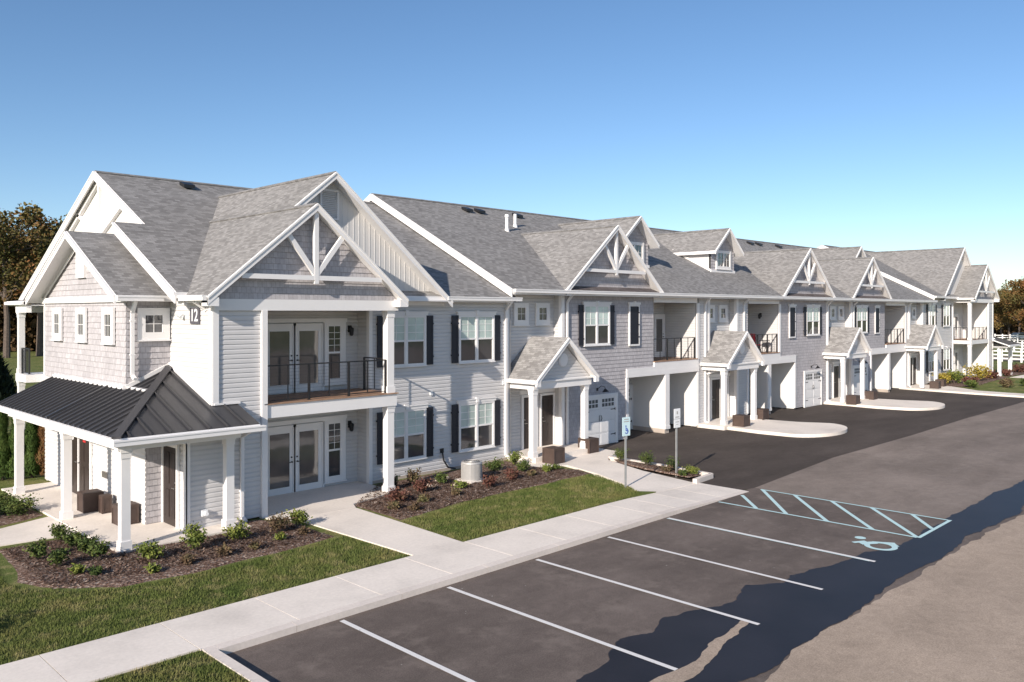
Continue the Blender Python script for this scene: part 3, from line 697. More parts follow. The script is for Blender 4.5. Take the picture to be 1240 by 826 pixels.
for i,xc in enumerate(PC):
    hw=1.75; ze=3.12; sl=.86; yf=20.15; yb=YE-.03; zr=ze+sl*hw
    rprism('porch_roof',[(xc-hw,yf,ze),(xc-hw,yb,ze),(xc,yb,zr),(xc,yf,zr)][::-1],'shingle2',.12); rprism('porch_roof',[(xc+hw,yf,ze),(xc+hw,yb,ze),(xc,yb,zr),(xc,yf,zr)],'shingle2',.12)
    rake((xc-hw,yf,ze),(xc,yf,zr),.2); rake((xc,yf,zr),(xc+hw,yf,ze),.2)
    wl,wh,zt2=tri(xc-hw+.1,xc+hw-.1,ze+.02,sl,.12,3.0)
    wall((xc-hw+.1,20.45),(xc+hw-.1,20.45),3.02,zt2,'siding',wl,wh)
    m=MB(); m.tube([(xc-.0,20.455,3.78),(xc-.0,20.39,3.78)],.25,24); m.tube([(xc,20.39,3.78),(xc,20.375,3.78)],.2,24); m.build('round_vent','trim',B)
    m=MB(); m.box(xc-hw+.12,xc+hw-.12,20.38,20.62,2.76,3.02); m.box(xc-hw+.12,xc-hw+.36,20.62,yb,2.76,3.02); m.box(xc+hw-.36,xc+hw-.12,20.62,yb,2.76,3.02)
    m.box(xc-hw+.06,xc+hw-.06,20.32,20.46,3.02,3.07); m.build('porch_beam','trim',B)
    m=MB(); m.box(xc-hw+.36,xc+hw-.36,20.62,yb,2.9,2.94); m.build('ceiling','trim',B)
    g=MB(); g.box(xc-hw-.09,xc-hw,yf,yb,ze-.14,ze-.01); g.build('gutter','trim',B)
    # gable return lumps
    m=MB(); m.box(xc-hw-.02,xc-hw+.2,yf-.045,yf+.05,ze-.24,ze-.0); m.build('gable_return','trim',B); m=MB(); m.box(xc+hw-.2,xc+hw+.02,yf-.045,yf+.05,ze-.24,ze-.0); m.build('gable_return','trim',B)
    cx=(-1.43,1.43)
    if i==0: cx=(-1.5,1.42)
    for c in cx: column(xc+c,20.55,PF[i],2.76,.215)
    f=PF[i]
    xa,xb_=RE[i]
    door(xb_-1.82,YE,f,.7 if i==0 else .8,1.98,label='dark brown panelled entry door',trimw=.1,handle_side=-1) if i!=99 else None
    o=door(xb_-.80 if i==0 else xb_-.95,YE,f,.68,1.98,label='dark brown panelled entry door',trimw=.09,handle_side=-1)
    if i==0: pass
    m=MB(); m.box(xb_-2.0,xb_-.02,YE-.08,YE,f+2.1,f+2.26); m.build('door_head','trim',B)
# porch slabs (steps)
# shake bays
def shake_bay(xa,xb_,xlow0,xlow1,zt_=6.24):
    wall((xa,21.65),(xb_,21.65),3.1,zt_,'shake'); wall((xlow0,21.65),(xlow1,21.65),.08,3.1,'shake')
shake_bay(24.8,30.93,24.8,28.88); shake_bay(42.84,48.8,44.85,48.8); shake_bay(52.7,58.15,52.7,55.65)
window(25.98,21.65,4.2,1.7,1.66); shutter_window(29.1,21.65,4.16,.62,1.66)
window(46.15,21.65,4.2,1.7,1.66); shutter_window(44.05,21.65,4.16,.62,1.66)
window(53.3,21.65,4.2,1.7,1.66); shutter_window(56.4,21.65,4.16,.62,1.66)
garage_door(25.95,21.65,.02,2.15,2.0); garage_door(45.95,21.65,.02,2.1,2.0); garage_door(52.85,21.65,.02,2.1,2.0)
def goose(x,y,z):
    m=MB(); m.tube([(x-.1,y,z),(x-.1,y-.2,z+.16),(x,y-.32,z+.12),(x,y-.34,z+.02)],.014,6); m.tube([(x,y-.34,z+.05),(x,y-.36,z-.09)],[.03,.15],14); m.box(x-.15,x-.05,y-.02,y,z-.06,z+.06); m.build('wall_lamp','black',B)
goose(27.0,21.63,2.35); goose(46.95,21.63,2.35); goose(53.9,21.63,2.35)
# open carport + balcony recesses
def recess(xu0,xu1,xl0,xl1,xp,mir=False):
    yb=23.5
    wall((xu0,yb),(xu1,yb),3.3,6.24)                     # balcony back wall
    wall((xu1,yb),(xu1,21.7),3.3,6.24,'siding' )      # lit west-facing side
    m=MB(); m.box(xu0-.08,xu0,21.7,yb,3.3,6.24); m.build('wall','flat',B)
    board(xu1-.01,xu1+.2,21.6,21.66,3.305,5.995); 
    m=MB(); m.box(xu0-.0,xu1+.0,21.6,21.68,6.0,6.24); m.build('frieze','trim',B)
    # deck band spanning
    m=MB(); m.box(xl0-.12,xl1+.12,21.57,21.66,2.72,2.94); m.box(xl0-.12,xu0-.001,21.575,21.66,2.94,3.1) if xl0<xu0-.1 else None; m.box(xu1+.101,xl1+.12,21.575,21.66,2.94,3.1) if xl1>xu1+.1 else None; m.box(min(xu0,xl0)+(.0),max(xu1,xl1)+.12,21.58,21.67,2.94,3.3) if False else m.box(xu0-.0,xu1+.1,21.58,21.67,2.94,3.3); m.build('deck_beam','trim',B)
    m=MB(); m.box(xu0,xu1,21.56,yb,3.3,3.34); m.build('deck','deck',B)
    m=MB(); m.box(xl0,xl1,21.67,yb,2.7,2.75); m.build('ceiling','trim',B)
    # lower back walls, pier and sides
    wall((xl0,yb),(xl1,yb),.05,2.72)
    wall((xl1,yb),(xl1,21.66),.05,2.72,'flat'); m=MB(); m.box(xl0-.08,xl0,21.66,yb,.05,2.72); m.build('wall','siding',B)
    m=MB(); m.box(xp-.14,xp+.14,21.68,yb,.2,2.7); m.build('pier','flat',B)
    m=MB(); m.box(xp-.17,xp+.17,21.62,23.4,0,.2); m.build('foundation','found',B)
    m=MB(); m.box(xp-.17,xp+.17,21.58,21.68,.2,2.72); m.box(xp-.2,xp+.2,21.56,21.7,.2,.36); m.build('pilaster','trim',B)
    board(xl0-.14,xl0+.012,21.59,21.655,.25,2.715); board(xl1-.012,xl1+.16,21.59,21.655,.1,2.715)
    for a,b in ((xl0+.15,xp-.3),(xp+.3,xl1-.15)):
        w=min(2.3,b-a); garage_door(b-w+.12,yb,.02,w,2.0)
    railing((xu0+.06,21.72),(xu1-.06,21.72),3.34,1.0,3)
    if not mir: door(xu1-.92,yb,3.36,.8,2.02,col='trim',glassy=1,label='white balcony door with glass',trimw=.08); door(xu1-1.85,yb,3.36,.8,2.02,col='trim',glassy=1,label='white balcony door with glass',trimw=.08)
recess(30.93,34.5,29.0,34.5,31.95); recess(39.45,42.84,39.45,44.7,41.7,True); recess(58.3,61.95,55.8,61.95,58.85)
lamp(42.8,22.7,5.3,RW)
# strips between recess and entry
for a,b in ((34.7,35.49),(38.39,39.4),(62.15,62.79),(65.64,66.6)):
    wall((a,21.65),(b,21.65),.1,6.24)
wall((48.8,21.65),(49.0,21.65),.1,6.24)
for a,b in ((34.5,36.0),(61.9,63.2)): pass
for x,z0 in ((35.2,.1),(38.95,3.0),(24.95,.15),(49.0,.1),(52.4+.45,2.4),(62.5,.1)):
    downspout(x,21.65,6.4,z0)
downspout(21.5,21.65,6.08,.15); 
m=MB()
for x in (35.2,62.5): m.tube([(x,21.5,2.55),(x+.35,21.1,2.75),(x+.38,21.0,2.85)],.05,8)
m.build('downspout','trim',B)
# cross gables over the bays
for xc,hw in ((27.72,3.3),(45.8,3.3),(54.95,3.2)):
    ze=6.46; sl=.84
    x0,x1=xc-hw,xc+hw; yf=21.2
    xr,zr=gable_roof(2,x0,x1,ze,sl,yf)
    wl,wh,zt2=tri(x0+.1,x1-.1,ze+.03,sl,.14,6.5); wall((x0+.1,21.55),(x1-.1,21.55),6.5,zt2,'shake',wl,wh)
    truss(xr,zr,x0,x1,7.27,yf,sl=sl)
    m=MB(); m.poly([(x0+.3,21.19,6.45),(x1-.3,21.19,6.45),(x1-.45,21.55,6.62),(x0+.45,21.55,6.62)],.03); m.build('pent_roof','pent',B)
# dormers
def dormer(xc,yw=23.85,hw=1.22,win=True,zb=None):
    ze=8.86; sl=.87; ho=1.5; yf=23.42
    zbase=main_z(2,yw)
    wall((xc-hw,yw),(xc+hw,yw),zbase-.05,ze,'shake'); wl,wh,zt2=tri(xc-ho+.05,xc+ho-.05,ze,sl,.1,ze)
    wall((xc-ho+.05,yw),(xc+ho-.05,yw),ze,zt2,'shake',wl,wh)
    yb=main_Y(2,ze)+.2
    m=MB(); 
    for s_ in (-1,1):
        x=xc+s_*hw; m.poly([(x,yw,zbase-.1),(x,yb,main_z(2,yb)-.1),(x,yb,ze-.02),(x,yw,ze-.02)],.05,d=(-s_,0,0))
    m.build('wall','siding',B)
    gable_roof(2,xc-ho,xc+ho,ze,sl,yf,rh=.18)
    rprism('roof',[(xc-ho,yf,ze),(xc-hw+.05,yf,ze+.1),(xc-hw+.05,yb,ze+.1),(xc-ho,yb,ze)][::-1]) if False else None
    m=MB(); m.box(xc-ho-.03,xc-ho+.05,yf,yb+.1,ze-.16,ze-.02); m.box(xc-hw-.05,xc+hw+.05,yw-.06,yw,zbase-.02,zbase+.12); m.bar((xc-hw-.03,yw,zbase+.08),(xc-hw-.03,yb,main_z(2,yb)+.08),.05,.12); m.build('dormer_trim','trim',B)
    m=MB(); m.box(xc-ho,xc-hw,yf+.05,yb,ze-.1,ze-.06); m.build('soffit','trim',B)
    if win: window(xc-.68,yw,zbase+.28,1.36,.82,lites=(2,1),sash=False,head=False,shut=False,grille=(2,2),cased=.1,frame=.05)
dormer(32.4); dormer(40.65); dormer(58.6)
# ---------------- Section 3
wall((66.6,21.65),(72.45,21.65),.15,6.6)
wall((77.4,20.35),(78.7,20.35),.15,6.3); wall((72.5,22.3),(77.4,22.3),.15,2.95); wall((72.5,22.3),(77.4,22.3),3.25,6.3)
wall((77.4,22.3),(77.4,20.35),.15,2.95,'flat'); wall((77.4,22.3),(77.4,20.35),3.25,6.3,'flat')
m=MB(); m.box(78.6,78.7,20.36,36.3,.1,6.6); m.build('wall','flat',B)
board(72.4,72.55,21.58,21.65,.1,6.6); board(77.3,77.45,20.28,20.4,.1,6.3,'corner_post'); board(78.56,78.74,20.3,20.35,.1,6.3)
m=MB(); m.box(72.6,77.35,20.3,20.38,2.95,3.28); m.box(72.6,72.68,20.38,21.6,2.95,3.28); m.build('deck_beam','trim',B)
m=MB(); m.box(72.6,77.35,20.38,22.29,3.25,3.29); m.build('deck','deck',B)
m=MB(); m.box(72.6,77.35,20.38,22.29,2.96,3.0); m.box(72.6,77.35,20.38,22.29,6.3,6.33); m.build('ceiling','trim',B)
m=MB(); m.box(72.55,78.75,20.28,20.36,6.3,6.6); m.box(72.55,72.63,20.36,21.6,6.3,6.6); m.build('frieze','trim',B)
column(72.8,20.45,.12,2.95); column(72.8,20.45,3.29,6.3)
railing((72.95,20.42),(77.3,20.42),3.29,1.0,4); railing((72.7,20.6),(72.7,21.6),3.29,1.0,1)
for zz in (.3,3.3):
    door(74.0,22.3,zz,.85,2.0,col='trim',glassy=1,trimw=.08,label='white glazed balcony door at the far end'); door(75.0,22.3,zz,.85,2.0,col='trim',glassy=1,trimw=.08,label='white glazed balcony door at the far end',handle_side=-1)
for xx in (66.62,70.05):
    window(xx,21.65,4.42,1.55,1.7); window(xx,21.65,.95,1.55,1.7)
wl,wh,zt2=tri(72.35,78.95,6.66,.83,.16,6.6); wall((72.35,20.4),(78.95,20.4),6.6,zt2,'shake',wl,wh)
xr,zr=gable_roof(3,72.28,79.02,6.64,.83,19.95); truss(xr,zr,72.3,79,7.2,19.95)
m=MB(); xg=74.0; zg=6.66+.83*5.0-.16; m.poly([(69.1,21.6,6.62),(78.9,21.6,6.62),(xg,21.6,zg)],.08,d=(0,1,0)); m.build('wall','flat',B,label='white gable wall at the far end')
gable_roof(3,69.0,79.02,6.66,.83,21.2)
gutter((72.28,20.0),(72.28,21.5),6.66,'Y')
downspout(66.95,21.65,6.7,.15)
corner_porch(lambda x:88.3-x,True,25.0)
for p in ((81.1,19.62),(81.1,23.6)): column(p[0],p[1],.12,2.44,.25)
column(78.5,19.78,.12,2.44,.25)
# roof vents and flues
for (x,y,s) in ((12.9,29.2,1),(26.3,29.0,2),(27.1,29.0,2),(29.7,29.0,2),(45.2,29.0,2),(53.2,29.0,2),(54.4,29.0,2),(57.4,29.0,2),(70.0,29.0,3)):
    z=main_z(s,y); m=MB(); m.poly([(x-.2,y-.2,z-.02),(x+.2,y-.2,z-.02),(x+.2,y+.2,z+.12),(x-.2,y+.2,z+.12)],-.12); m.build('roof_vent','black',B)
for x,y,h in ((26.95,27.0,.75),(28.15,27.65,.6)):
    z=main_z(2,y); m=MB(); m.cyl((x,y),.075,z-.1,z+h,12); m.cyl((x,y),.13,z-.08,z+.1,12,.09); m.cyl((x,y),.11,z+h-.12,z+h+.0,12,.09) if h>.7 else None; m.build('flue_pipe','trim',B)
m=MB(); z=main_z(2,28.3); m.cyl((47.2,28.3),.07,z,z+.4,10); m.build('flue_pipe','trim',B)
# utilities on the S1 wall
m=MB(); m.box(18.35,18.5,21.6,21.65,.75,.9); m.tube([(18.42,21.58,.8),(18.45,21.55,.5),(18.6,21.5,.25),(18.8,21.3,.2)],.03,6); m.build('line_set','black',B)
m=MB(); m.box(17.9,18.0,21.59,21.65,2.75,2.9); m.build('outlet_box','signw',B); m=MB(); m.box(21.35,21.45,21.59,21.65,2.9,3.05); m.build('outlet_box','signw',B)

# ================================================================= GROUND
def struct(name,m,mats,**k): return m.build(name,mats,None,kind='structure',**k)
def ngon(pts,z,t,name,mat,kind='structure',zf=None):
    m=MB(); m.poly([(p[0],p[1],(zf(p[0],p[1]) if zf else z)) for p in pts],t)
    return m.build(name,mat,None,kind=kind)
m=MB(); m.add([(-600,-300,-.05),(900,-300,-.05),(900,900,-.05),(-600,900,-.05)],[(0,1,2,3)]); struct('ground',m,'grass')
def sheet(name,pts,z,mat):
    m=MB(); m.add([(p[0],p[1],z) for p in pts],[tuple(range(len(pts)))]); return struct(name,m,mat)
sheet('parking_lot',[(6.1,-40),(64,-40),(64,24),(24.0,24),(24.0,13),(6.1,13)],0,'lot')
def jag(pts,amp,step,seed,closed=True):
    """subdivide a closed outline and roughen it with several octaves of noise"""
    out=[]
    for i,p in enumerate(pts if closed else pts[:-1]):
        q=pts[(i+1)%len(pts)]; L=math.hypot(q[0]-p[0],q[1]-p[1]); n=max(1,int(L/step))
        for k in range(n):
            t=k/n; x=p[0]+(q[0]-p[0])*t; y=p[1]+(q[1]-p[1])*t; d=0
            for f,a in ((1.1,2.2),(3.0,1.2),(8.0,.6),(20.,.3)): 
                v=noise.noise_vector(Vector((x*f,y*f,seed*3.1))); x+=v.x*a*amp; y+=v.y*a*amp
            out.append((x,y))
    return out
sheet('driveway',[(22.5,23.4),(22.5,13.2),(24.0,12.95),(31.1,13.5),(38.9,13.4),(47,13.5),(58.9,13.4),(63.9,13.4),(63.9,23.6)],.004,'drive')
sheet('service_road',jag([(23.98,12.6),(24.0,7.3),(64,7.3),(130,7.3),(130,13.0),(64,13.4),(31,13.48)],.02,2.0,3),.0045,'lane') if False else None
sheet('service_road',[(24.02,12.94),(31.1,13.49),(38.9,13.39),(47,13.49),(63.9,13.39),(150,13.3),(150,6.5),(24.02,6.5)],.0035,'lane')
lower=[(-6,5.2),(11.5,6.1),(13.6,6.3),(15.85,6.23),(20.6,6.2),(26.2,6.0),(40,6.6),(60,6.9),(150,6.5),(150,-60),(-6,-60)]
sheet('road',jag(lower[:9],.05,.15,5,False)+[(150,6.5),(150,-60),(-6,-60)],.007,'dusty')
tar=[(31.3,7.15),(28.1,7.35),(24.2,7.32),(21.8,7.28),(20.1,7.32),(19.4,7.62),(18.6,7.65),(16.6,8.08),(16.0,8.0),(15.3,8.43),(14.4,8.2),(13.9,8.23),(13.2,8.5),(12.6,8.64),(11.9,8.35),(11.3,8.6),(10.4,8.2),(9.6,8.1),(8.8,7.6),(8.0,7.5),(8,6.3),(9.6,6.6),(10.6,6.5),(11.6,6.2),(13.6,6.3),(15.85,6.28),(18,6.4),(20.6,6.25),(22.5,6.4),(26.2,6.1),(29,6.5),(33,6.7),(42,6.9),(60,7.3),(80,7.0),(80,7.2),(58,7.6),(42,7.2),(36,7.0)]
sheet('asphalt_patch',jag(tar,.045,.07,9),.010,'tar')
DUST=[(13.57, 7.46), (13.44, 7.59), (12.78, 7.45), (12.14, 7.39), (11.51, 7.19), (10.91, 7.27), (10.36, 7.27), (9.68, 7.23), (9.93, 6.97), (10.61, 6.93), (11.25, 6.93), (11.86, 7.06), (12.62, 7.25)]
sheet('dust_streak',jag(DUST,.035,.08,4),.0135,'dusty')
def line(x0,y0,x1,y1,w,mat,z=.016,m=None):
    d=Vector((x1-x0,y1-y0)); d.normalize(); n=Vector((-d.y,d.x))*w/2
    own=m is None; m=m or MB(); m.add([(x0-n.x,y0-n.y,z),(x1-n.x,y1-n.y,z),(x1+n.x,y1+n.y,z),(x0+n.x,y0+n.y,z)],[(0,1,2,3)])
    if own: struct('painted_line',m,mat)
for x in (8.44,10.98,13.6,16.2): line(x,12.68,x-.03,7.23,.10,'wline')
line(18.83,12.7,18.8,7.2,.11,'wline'); line(18.765,12.7,18.735,7.3,.03,'bline',.0165)
hm=MB()
for a in ((21.47,12.72,21.53,7.24),(23.9,12.68,23.9,7.24),(21.53,7.2,23.94,7.2)): line(*a,.09,'bline',.016,hm)
hh=[((22.75,12.68),(21.52,11.55)),((23.88,12.6),(21.52,10.65)),((23.88,11.55),(21.52,9.5)),((23.88,10.4),(21.52,8.3)),((23.88,9.25),(21.56,7.25)),((23.88,8.15),(22.65,7.24))]
for a,b in hh: line(a[0],a[1],b[0],b[1],.11,'bline',.0163,hm)
struct('painted_hatching',hm,'bline')
# accessible symbol painted on the bay
sm=MB(); cx,cy=20.3,7.85
def ring(m,c,r0,r1,a0,a1,z,n=22,sx=1,sy=1):
    vs=[];fs=[]
    for i in range(n+1):
        a=a0+(a1-a0)*i/n
        for r in (r0,r1): vs.append((c[0]+math.cos(a)*r*sx,c[1]+math.sin(a)*r*sy,z))
    for i in range(n): fs.append((2*i,2*i+1,2*i+3,2*i+2))
    m.add(vs,fs)
ring(sm,(20.13,7.58),.24,.37,0,R(360),.016,36)
line(20.02,8.02,20.35,7.78,.2,'bline',.0162,sm); ring(sm,(20.52,8.22),0,.13,0,6.283,.0164); line(19.98,8.18,20.3,8.0,.12,'bline',.0166,sm); line(20.35,7.85,20.6,7.42,.12,'bline',.0168,sm); line(20.6,7.5,20.35,7.28,.1,'bline',.017,sm)
struct('painted_wheelchair_symbol',sm,'bline')
# sidewalk slabs with joints
def zw(x,y):
    t=min(1,max(0,(x-18.6)/(23.2-18.6))); return .13-.115*t*t*(3-2*t)
j=MB(); js=[-12,-10.4,-8.6,-6.8,-5.0,-3.2,-1.4,.4,2.2,4.05,5.95,7.75,9.55,11.35,13.15,14.95,16.75,18.5,19.6,20.8,22.0,23.4]
for a,b in zip(js,js[1:]):
    y0=12.98 if b>6.0 else 13.02
    g=.006; m_=[(a+g,y0,zw(a,0)),(b-g,y0,zw(b,0)),(b-g,14.6,zw(b,0)),(a+g,14.6,zw(a,0))]
    j.poly(m_,.12)
j.poly([(-12,13.1,.119),(23.3,13.1,.0),(23.3,14.5,.0),(-12,14.5,.119)],.05) if False else None
struct('sidewalk',j,'conc')
kx=[6.2,7.6,9.9,12.2,14.5,16.8,18.6,19.6,20.8,22,23.4]
k=MB()
for a,b in zip(kx,kx[1:]): k.poly([(a+.004,12.8,zw(a,0)-.012),(b-.004,12.8,zw(b,0)-.012),(b-.004,12.975,zw(b,0)),(a+.004,12.975,zw(a,0))],.2)
k.box(5.98,6.16,-20,12.80,-.1,.12); k.poly([(5.98,12.80,.12),(6.2,12.80,.118),(6.2,12.975,.13),(5.98,12.975,.13)],.2)
struct('kerb',k,'kerb')
ZL=.10
# lawns
def lawn(pts,z=ZL): return ngon(pts,z,.2,'lawn','grass')
lawn([(-80,14.6),(21.0,14.6),(20.6,15.1),(21.2,16.5),(21.9,18.2),(22.3,20.3),(22.3,22.1),(10.4,22.3),(10.4,36.3),(10.4,60),(-80,60)])
lawn([(-80,-40),(5.98,-40),(5.98,13.02),(-80,13.02)])
# front paths
PZ=.128
ngon([(11.45,19.4),(11.62,14.59),(13.1,14.59),(13.3,19.3)],PZ,.15,'path','conc')
ngon([(10.95,22.28),(10.95,19.95),(11.3,19.35),(13.31,19.31),(13.5,19.7),(15.4,20.15),(15.4,22.28)],.10+.034,.15,'patio','conc')
ngon([(20.4,14.59),(23.2,14.59),(23.35,16.8),(24.15,18.9),(24.75,19.35),(25.9,19.5),(26.0,21.6),(21.6,21.6),(21.2,19.9),(22.3,19.3),(21.85,17.6),(21.0,15.6)],0,.12,'path','conc',zf=lambda x,y:.035 if (y<15 and x>22) else .12 if y>15.5 else .08)
m=MB(); m.box(21.75,25.35,20.32,22.04,.0,.3); struct('porch_slab',m,'conc')
m=MB(); m.box(7.0,10.25,19.45,20.19,.0,.15); m.box(7.0,8.42,20.19,29.0,.0,.15); m.box(8.42,8.89,20.19,21.49,0,.15); struct('porch_slab',m,'conc')
ngon([(7.0,23.2),(3.0,22.4),(-4,22.3),(-4,24.0),(3.2,24.0),(7.0,24.7)],.125,.12,'path','conc') if False else None
ngon([(6.99,21.9),(5.2,22.1),(0,22.2),(0,23.7),(5.6,23.75),(6.99,24.3)],.125,.12,'path','conc')
# islands in front of the porches
def island(x0,x1,tipx,tipy,z=.14):
    pts=[(x0,21.6),(x0,20.2)]
    n=22; cx=(x0+x1)/2+(.2)
    for i in range(n+1):
        a=math.pi+ math.pi*i/n
        pts.append((cx+ (x1-x0)/2*math.cos(a)+ (tipx-cx)*max(0,-math.sin(a))**2*.6, 20.0+ (20.0-tipy)*math.sin(a)))
    pts+=[(x1,20.2),(x1,21.6)]
    return ngon(pts,z,.14,'traffic_island','conc')
def oval_island(x0,x1,y1,z=.15):
    cx=(x0+x1)/2+.6; a=(x1-x0)/2; pts=[(x0,22.03),(x0,20.2),(x0-.15,18.5)]
    n=20
    for i in range(n+1):
        t=math.pi+math.pi*i/n; pts.append((cx+2.35*math.cos(t)+.0,17.3+(17.3-y1)*math.sin(t)))
    pts+=[(x1+.6,18.6),(x1+.35,20.0),(x1,22.03)]
    return ngon(pts,z,.15,'traffic_island','conc')
oval_island(34.9,38.25,15.75); oval_island(48.6,52.3,15.8)
m=MB(); m.box(34.6,38.24,20.2,22.04,.0,.18); m.build('porch_slab','conc',None,kind='structure'); m=MB(); m.box(48.75,52.2,20.2,22.04,.0,.18); m.build('porch_slab','conc',None,kind='structure')
# far end walks, lawn and beds
ngon([(61.6,20.3),(61.3,17.1),(61.2,13.4),(61.0,6),(62.8,6),(62.9,13.4),(63.2,17.2),(65.4,19.6),(65.6,22.03),(61.9,22.03)],.12,.15,'path','conc')
ngon([(62.85,6),(130,6),(130,60),(79,60),(79,21.6),(65.5,21.6),(65.4,19.6),(63.25,17.2),(62.95,13.4)],.09,.15,'lawn','grass')
ngon([(78,17.4),(130,16.4),(130,17.6),(78,18.9)],.1,.05,'path','conc')
sheet('road',[(100,-40),(108,-40),(118,90),(108,90)],.12,'lane')
# mulch beds
def bed(pts,z=.118,name='mulch_bed'):
    m=MB(); n=len(pts); cx=sum(p[0] for p in pts)/n; cy=sum(p[1] for p in pts)/n
    out=jag(pts,.04,.3,int(cx*10)); ins=[(cx+(p[0]-cx)*.9,cy+(p[1]-cy)*.9) for p in out]; k=len(out)
    vs=[(p[0],p[1],z-.03) for p in out]+[(p[0],p[1],z+.012) for p in ins]
    m.add(vs,[(i,(i+1)%k,(i+1)%k+k,i+k) for i in range(k)]+[tuple(range(k,2*k))])
    return m.build('planting_bed','mulch',None,kind='structure')
bed([(7.0,19.44),(6.98,21.0),(6.7,21.85),(5.1,21.9),(5.0,20.0),(4.75,18.9),(5.0,18.2),(5.5,17.65),(6.2,17.1),(7.5,16.9),(9.0,16.95),(10.6,17.05),(11.4,17.2),(11.35,19.1),(10.9,20.1),(10.4,20.15),(10.3,19.4)])
bed([(13.35,19.7),(13.3,17.3),(14.0,17.5),(15.4,17.7),(17.7,17.75),(19.3,17.7),(20.9,17.8),(21.85,17.75),(22.1,18.6),(21.6,19.5),(21.5,21.6),(15.5,21.6),(15.45,20.2),(14.2,19.95)])
bed([(6.99,24.5),(6.9,29.0),(6.0,32),(2.8,32),(2.5,26),(3.6,24.0),(5.4,23.95)])
bed([(23.5,15.0),(24.25,15.0),(24.45,17.0),(24.45,18.9),(24.0,18.2),(23.65,17.0)],.13)
m=MB(); pts=[(24.62,19.2),(24.62,17.0),(24.42,14.75),(23.2,14.62)]
for a,b in zip(pts,pts[1:]): m.bar((a[0],a[1],.07),(b[0],b[1],.07),.15,.18)
struct('kerb',m,'kerb')
bed([(65.6,21.5),(65.5,19.2),(67,18.4),(70,18.6),(74,18.9),(78.5,18.9),(79,20.2),(77,20.2),(72.4,20.3),(72.3,21.5)],.14)
bed([(79,19.2),(90,18.3),(90,20.5),(82,20.4)],.14)
# grass blades
def blades(name,regions,n,seed,h=(.03,.07)):
    rnd=random.Random(seed); vs=[];fs=[]
    def inside(p,poly):
        c=False; jn=len(poly)-1
        for i in range(len(poly)):
            a,b=poly[i],poly[jn]
            if (a[1]>p[1])!=(b[1]>p[1]) and p[0]<(b[0]-a[0])*(p[1]-a[1])/(b[1]-a[1])+a[0]: c=not c
            jn=i
        return c
    tot=sum(w for _,w in regions)
    for poly,w in regions:
        x0=min(p[0] for p in poly);x1=max(p[0] for p in poly);y0=min(p[1] for p in poly);y1=max(p[1] for p in poly)
        k=int(n*w/tot); c=0
        while c<k:
            x=rnd.uniform(x0,x1);y=rnd.uniform(y0,y1)
            if not inside((x,y),poly): continue
            c+=1; a=rnd.uniform(0,6.28); L=rnd.uniform(*h); wd=rnd.uniform(.004,.009)*1.4; lx,ly=rnd.uniform(-.03,.03),rnd.uniform(-.03,.03)
            o=len(vs); vs+=[(x-math.cos(a)*wd,y-math.sin(a)*wd,ZL-.005),(x+math.cos(a)*wd,y+math.sin(a)*wd,ZL-.005),(x+lx,y+ly,ZL+L)]; fs.append((o,o+1,o+2))
    m=MB(); m.v=vs;m.f=fs;m.m=[0]*len(fs); m.fixn=False
    o=m.build('grass','grass',None,kind='stuff'); o['label']='short green and straw coloured grass of the front lawns'; o['category']='grass'; return o
RG=[([(13.15,14.68),(20.4,14.68),(20.9,15.5),(21.7,17.5),(21.5,17.7),(19,17.65),(16,17.6),(13.3,17.2)],2.2),
 ([(3.2,14.68),(11.55,14.68),(11.45,17.1),(9,16.9),(7.4,16.85),(6.1,17.05),(5.4,17.6),(4.9,18.2),(4.65,18.9),(4.9,21),(1.5,21)],3),
 ([(2.5,9.5),(5.95,9.5),(5.95,12.98),(2.5,12.98)],1.6)]
blades('grass',RG,90000,3)
# mulch chips
def chips(n,seed):
    rnd=random.Random(seed); m=MB(); m.fixn=False
    for poly in ([(5.2,17.8),(11.2,17.2),(11.2,19.2),(7.0,19.4),(6.8,21.7),(5.2,21.7)],[(13.4,17.5),(21.7,17.9),(21.3,19.5),(15.5,21.3),(13.5,19.6)],[(23.6,15.1),(24.2,15.1),(24.4,18.5)]):
        x0=min(p[0] for p in poly);x1=max(p[0] for p in poly);y0=min(p[1] for p in poly);y1=max(p[1] for p in poly)
        for _ in range(n if x1-x0>2 else n//10):
            x=rnd.uniform(x0,x1);y=rnd.uniform(y0,y1)
            c=False; jn=len(poly)-1
            for i in range(len(poly)):
                a,b=poly[i],poly[jn]
                if (a[1]>y)!=(b[1]>y) and x<(b[0]-a[0])*(y-a[1])/(b[1]-a[1])+a[0]: c=not c
                jn=i
            if not c: continue
            a=rnd.uniform(0,3.14); l=rnd.uniform(.02,.06); w=rnd.uniform(.006,.015); z=.135+rnd.uniform(0,.02); dx,dy=math.cos(a)*l,math.sin(a)*l; nx,ny=-math.sin(a)*w,math.cos(a)*w; t=rnd.uniform(-.02,.02)
            m.add([(x-dx-nx,y-dy-ny,z-t),(x+dx-nx,y+dy-ny,z+t),(x+dx+nx,y+dy+ny,z+t+.008),(x-dx+nx,y-dy+ny,z-t+.008)],[(0,1,2,3)])
    o=m.build('bark_chips','mulch',None,kind='stuff'); o['label']='loose brown bark chips spread over the planting beds'; o['category']='mulch'
chips(9000,4)

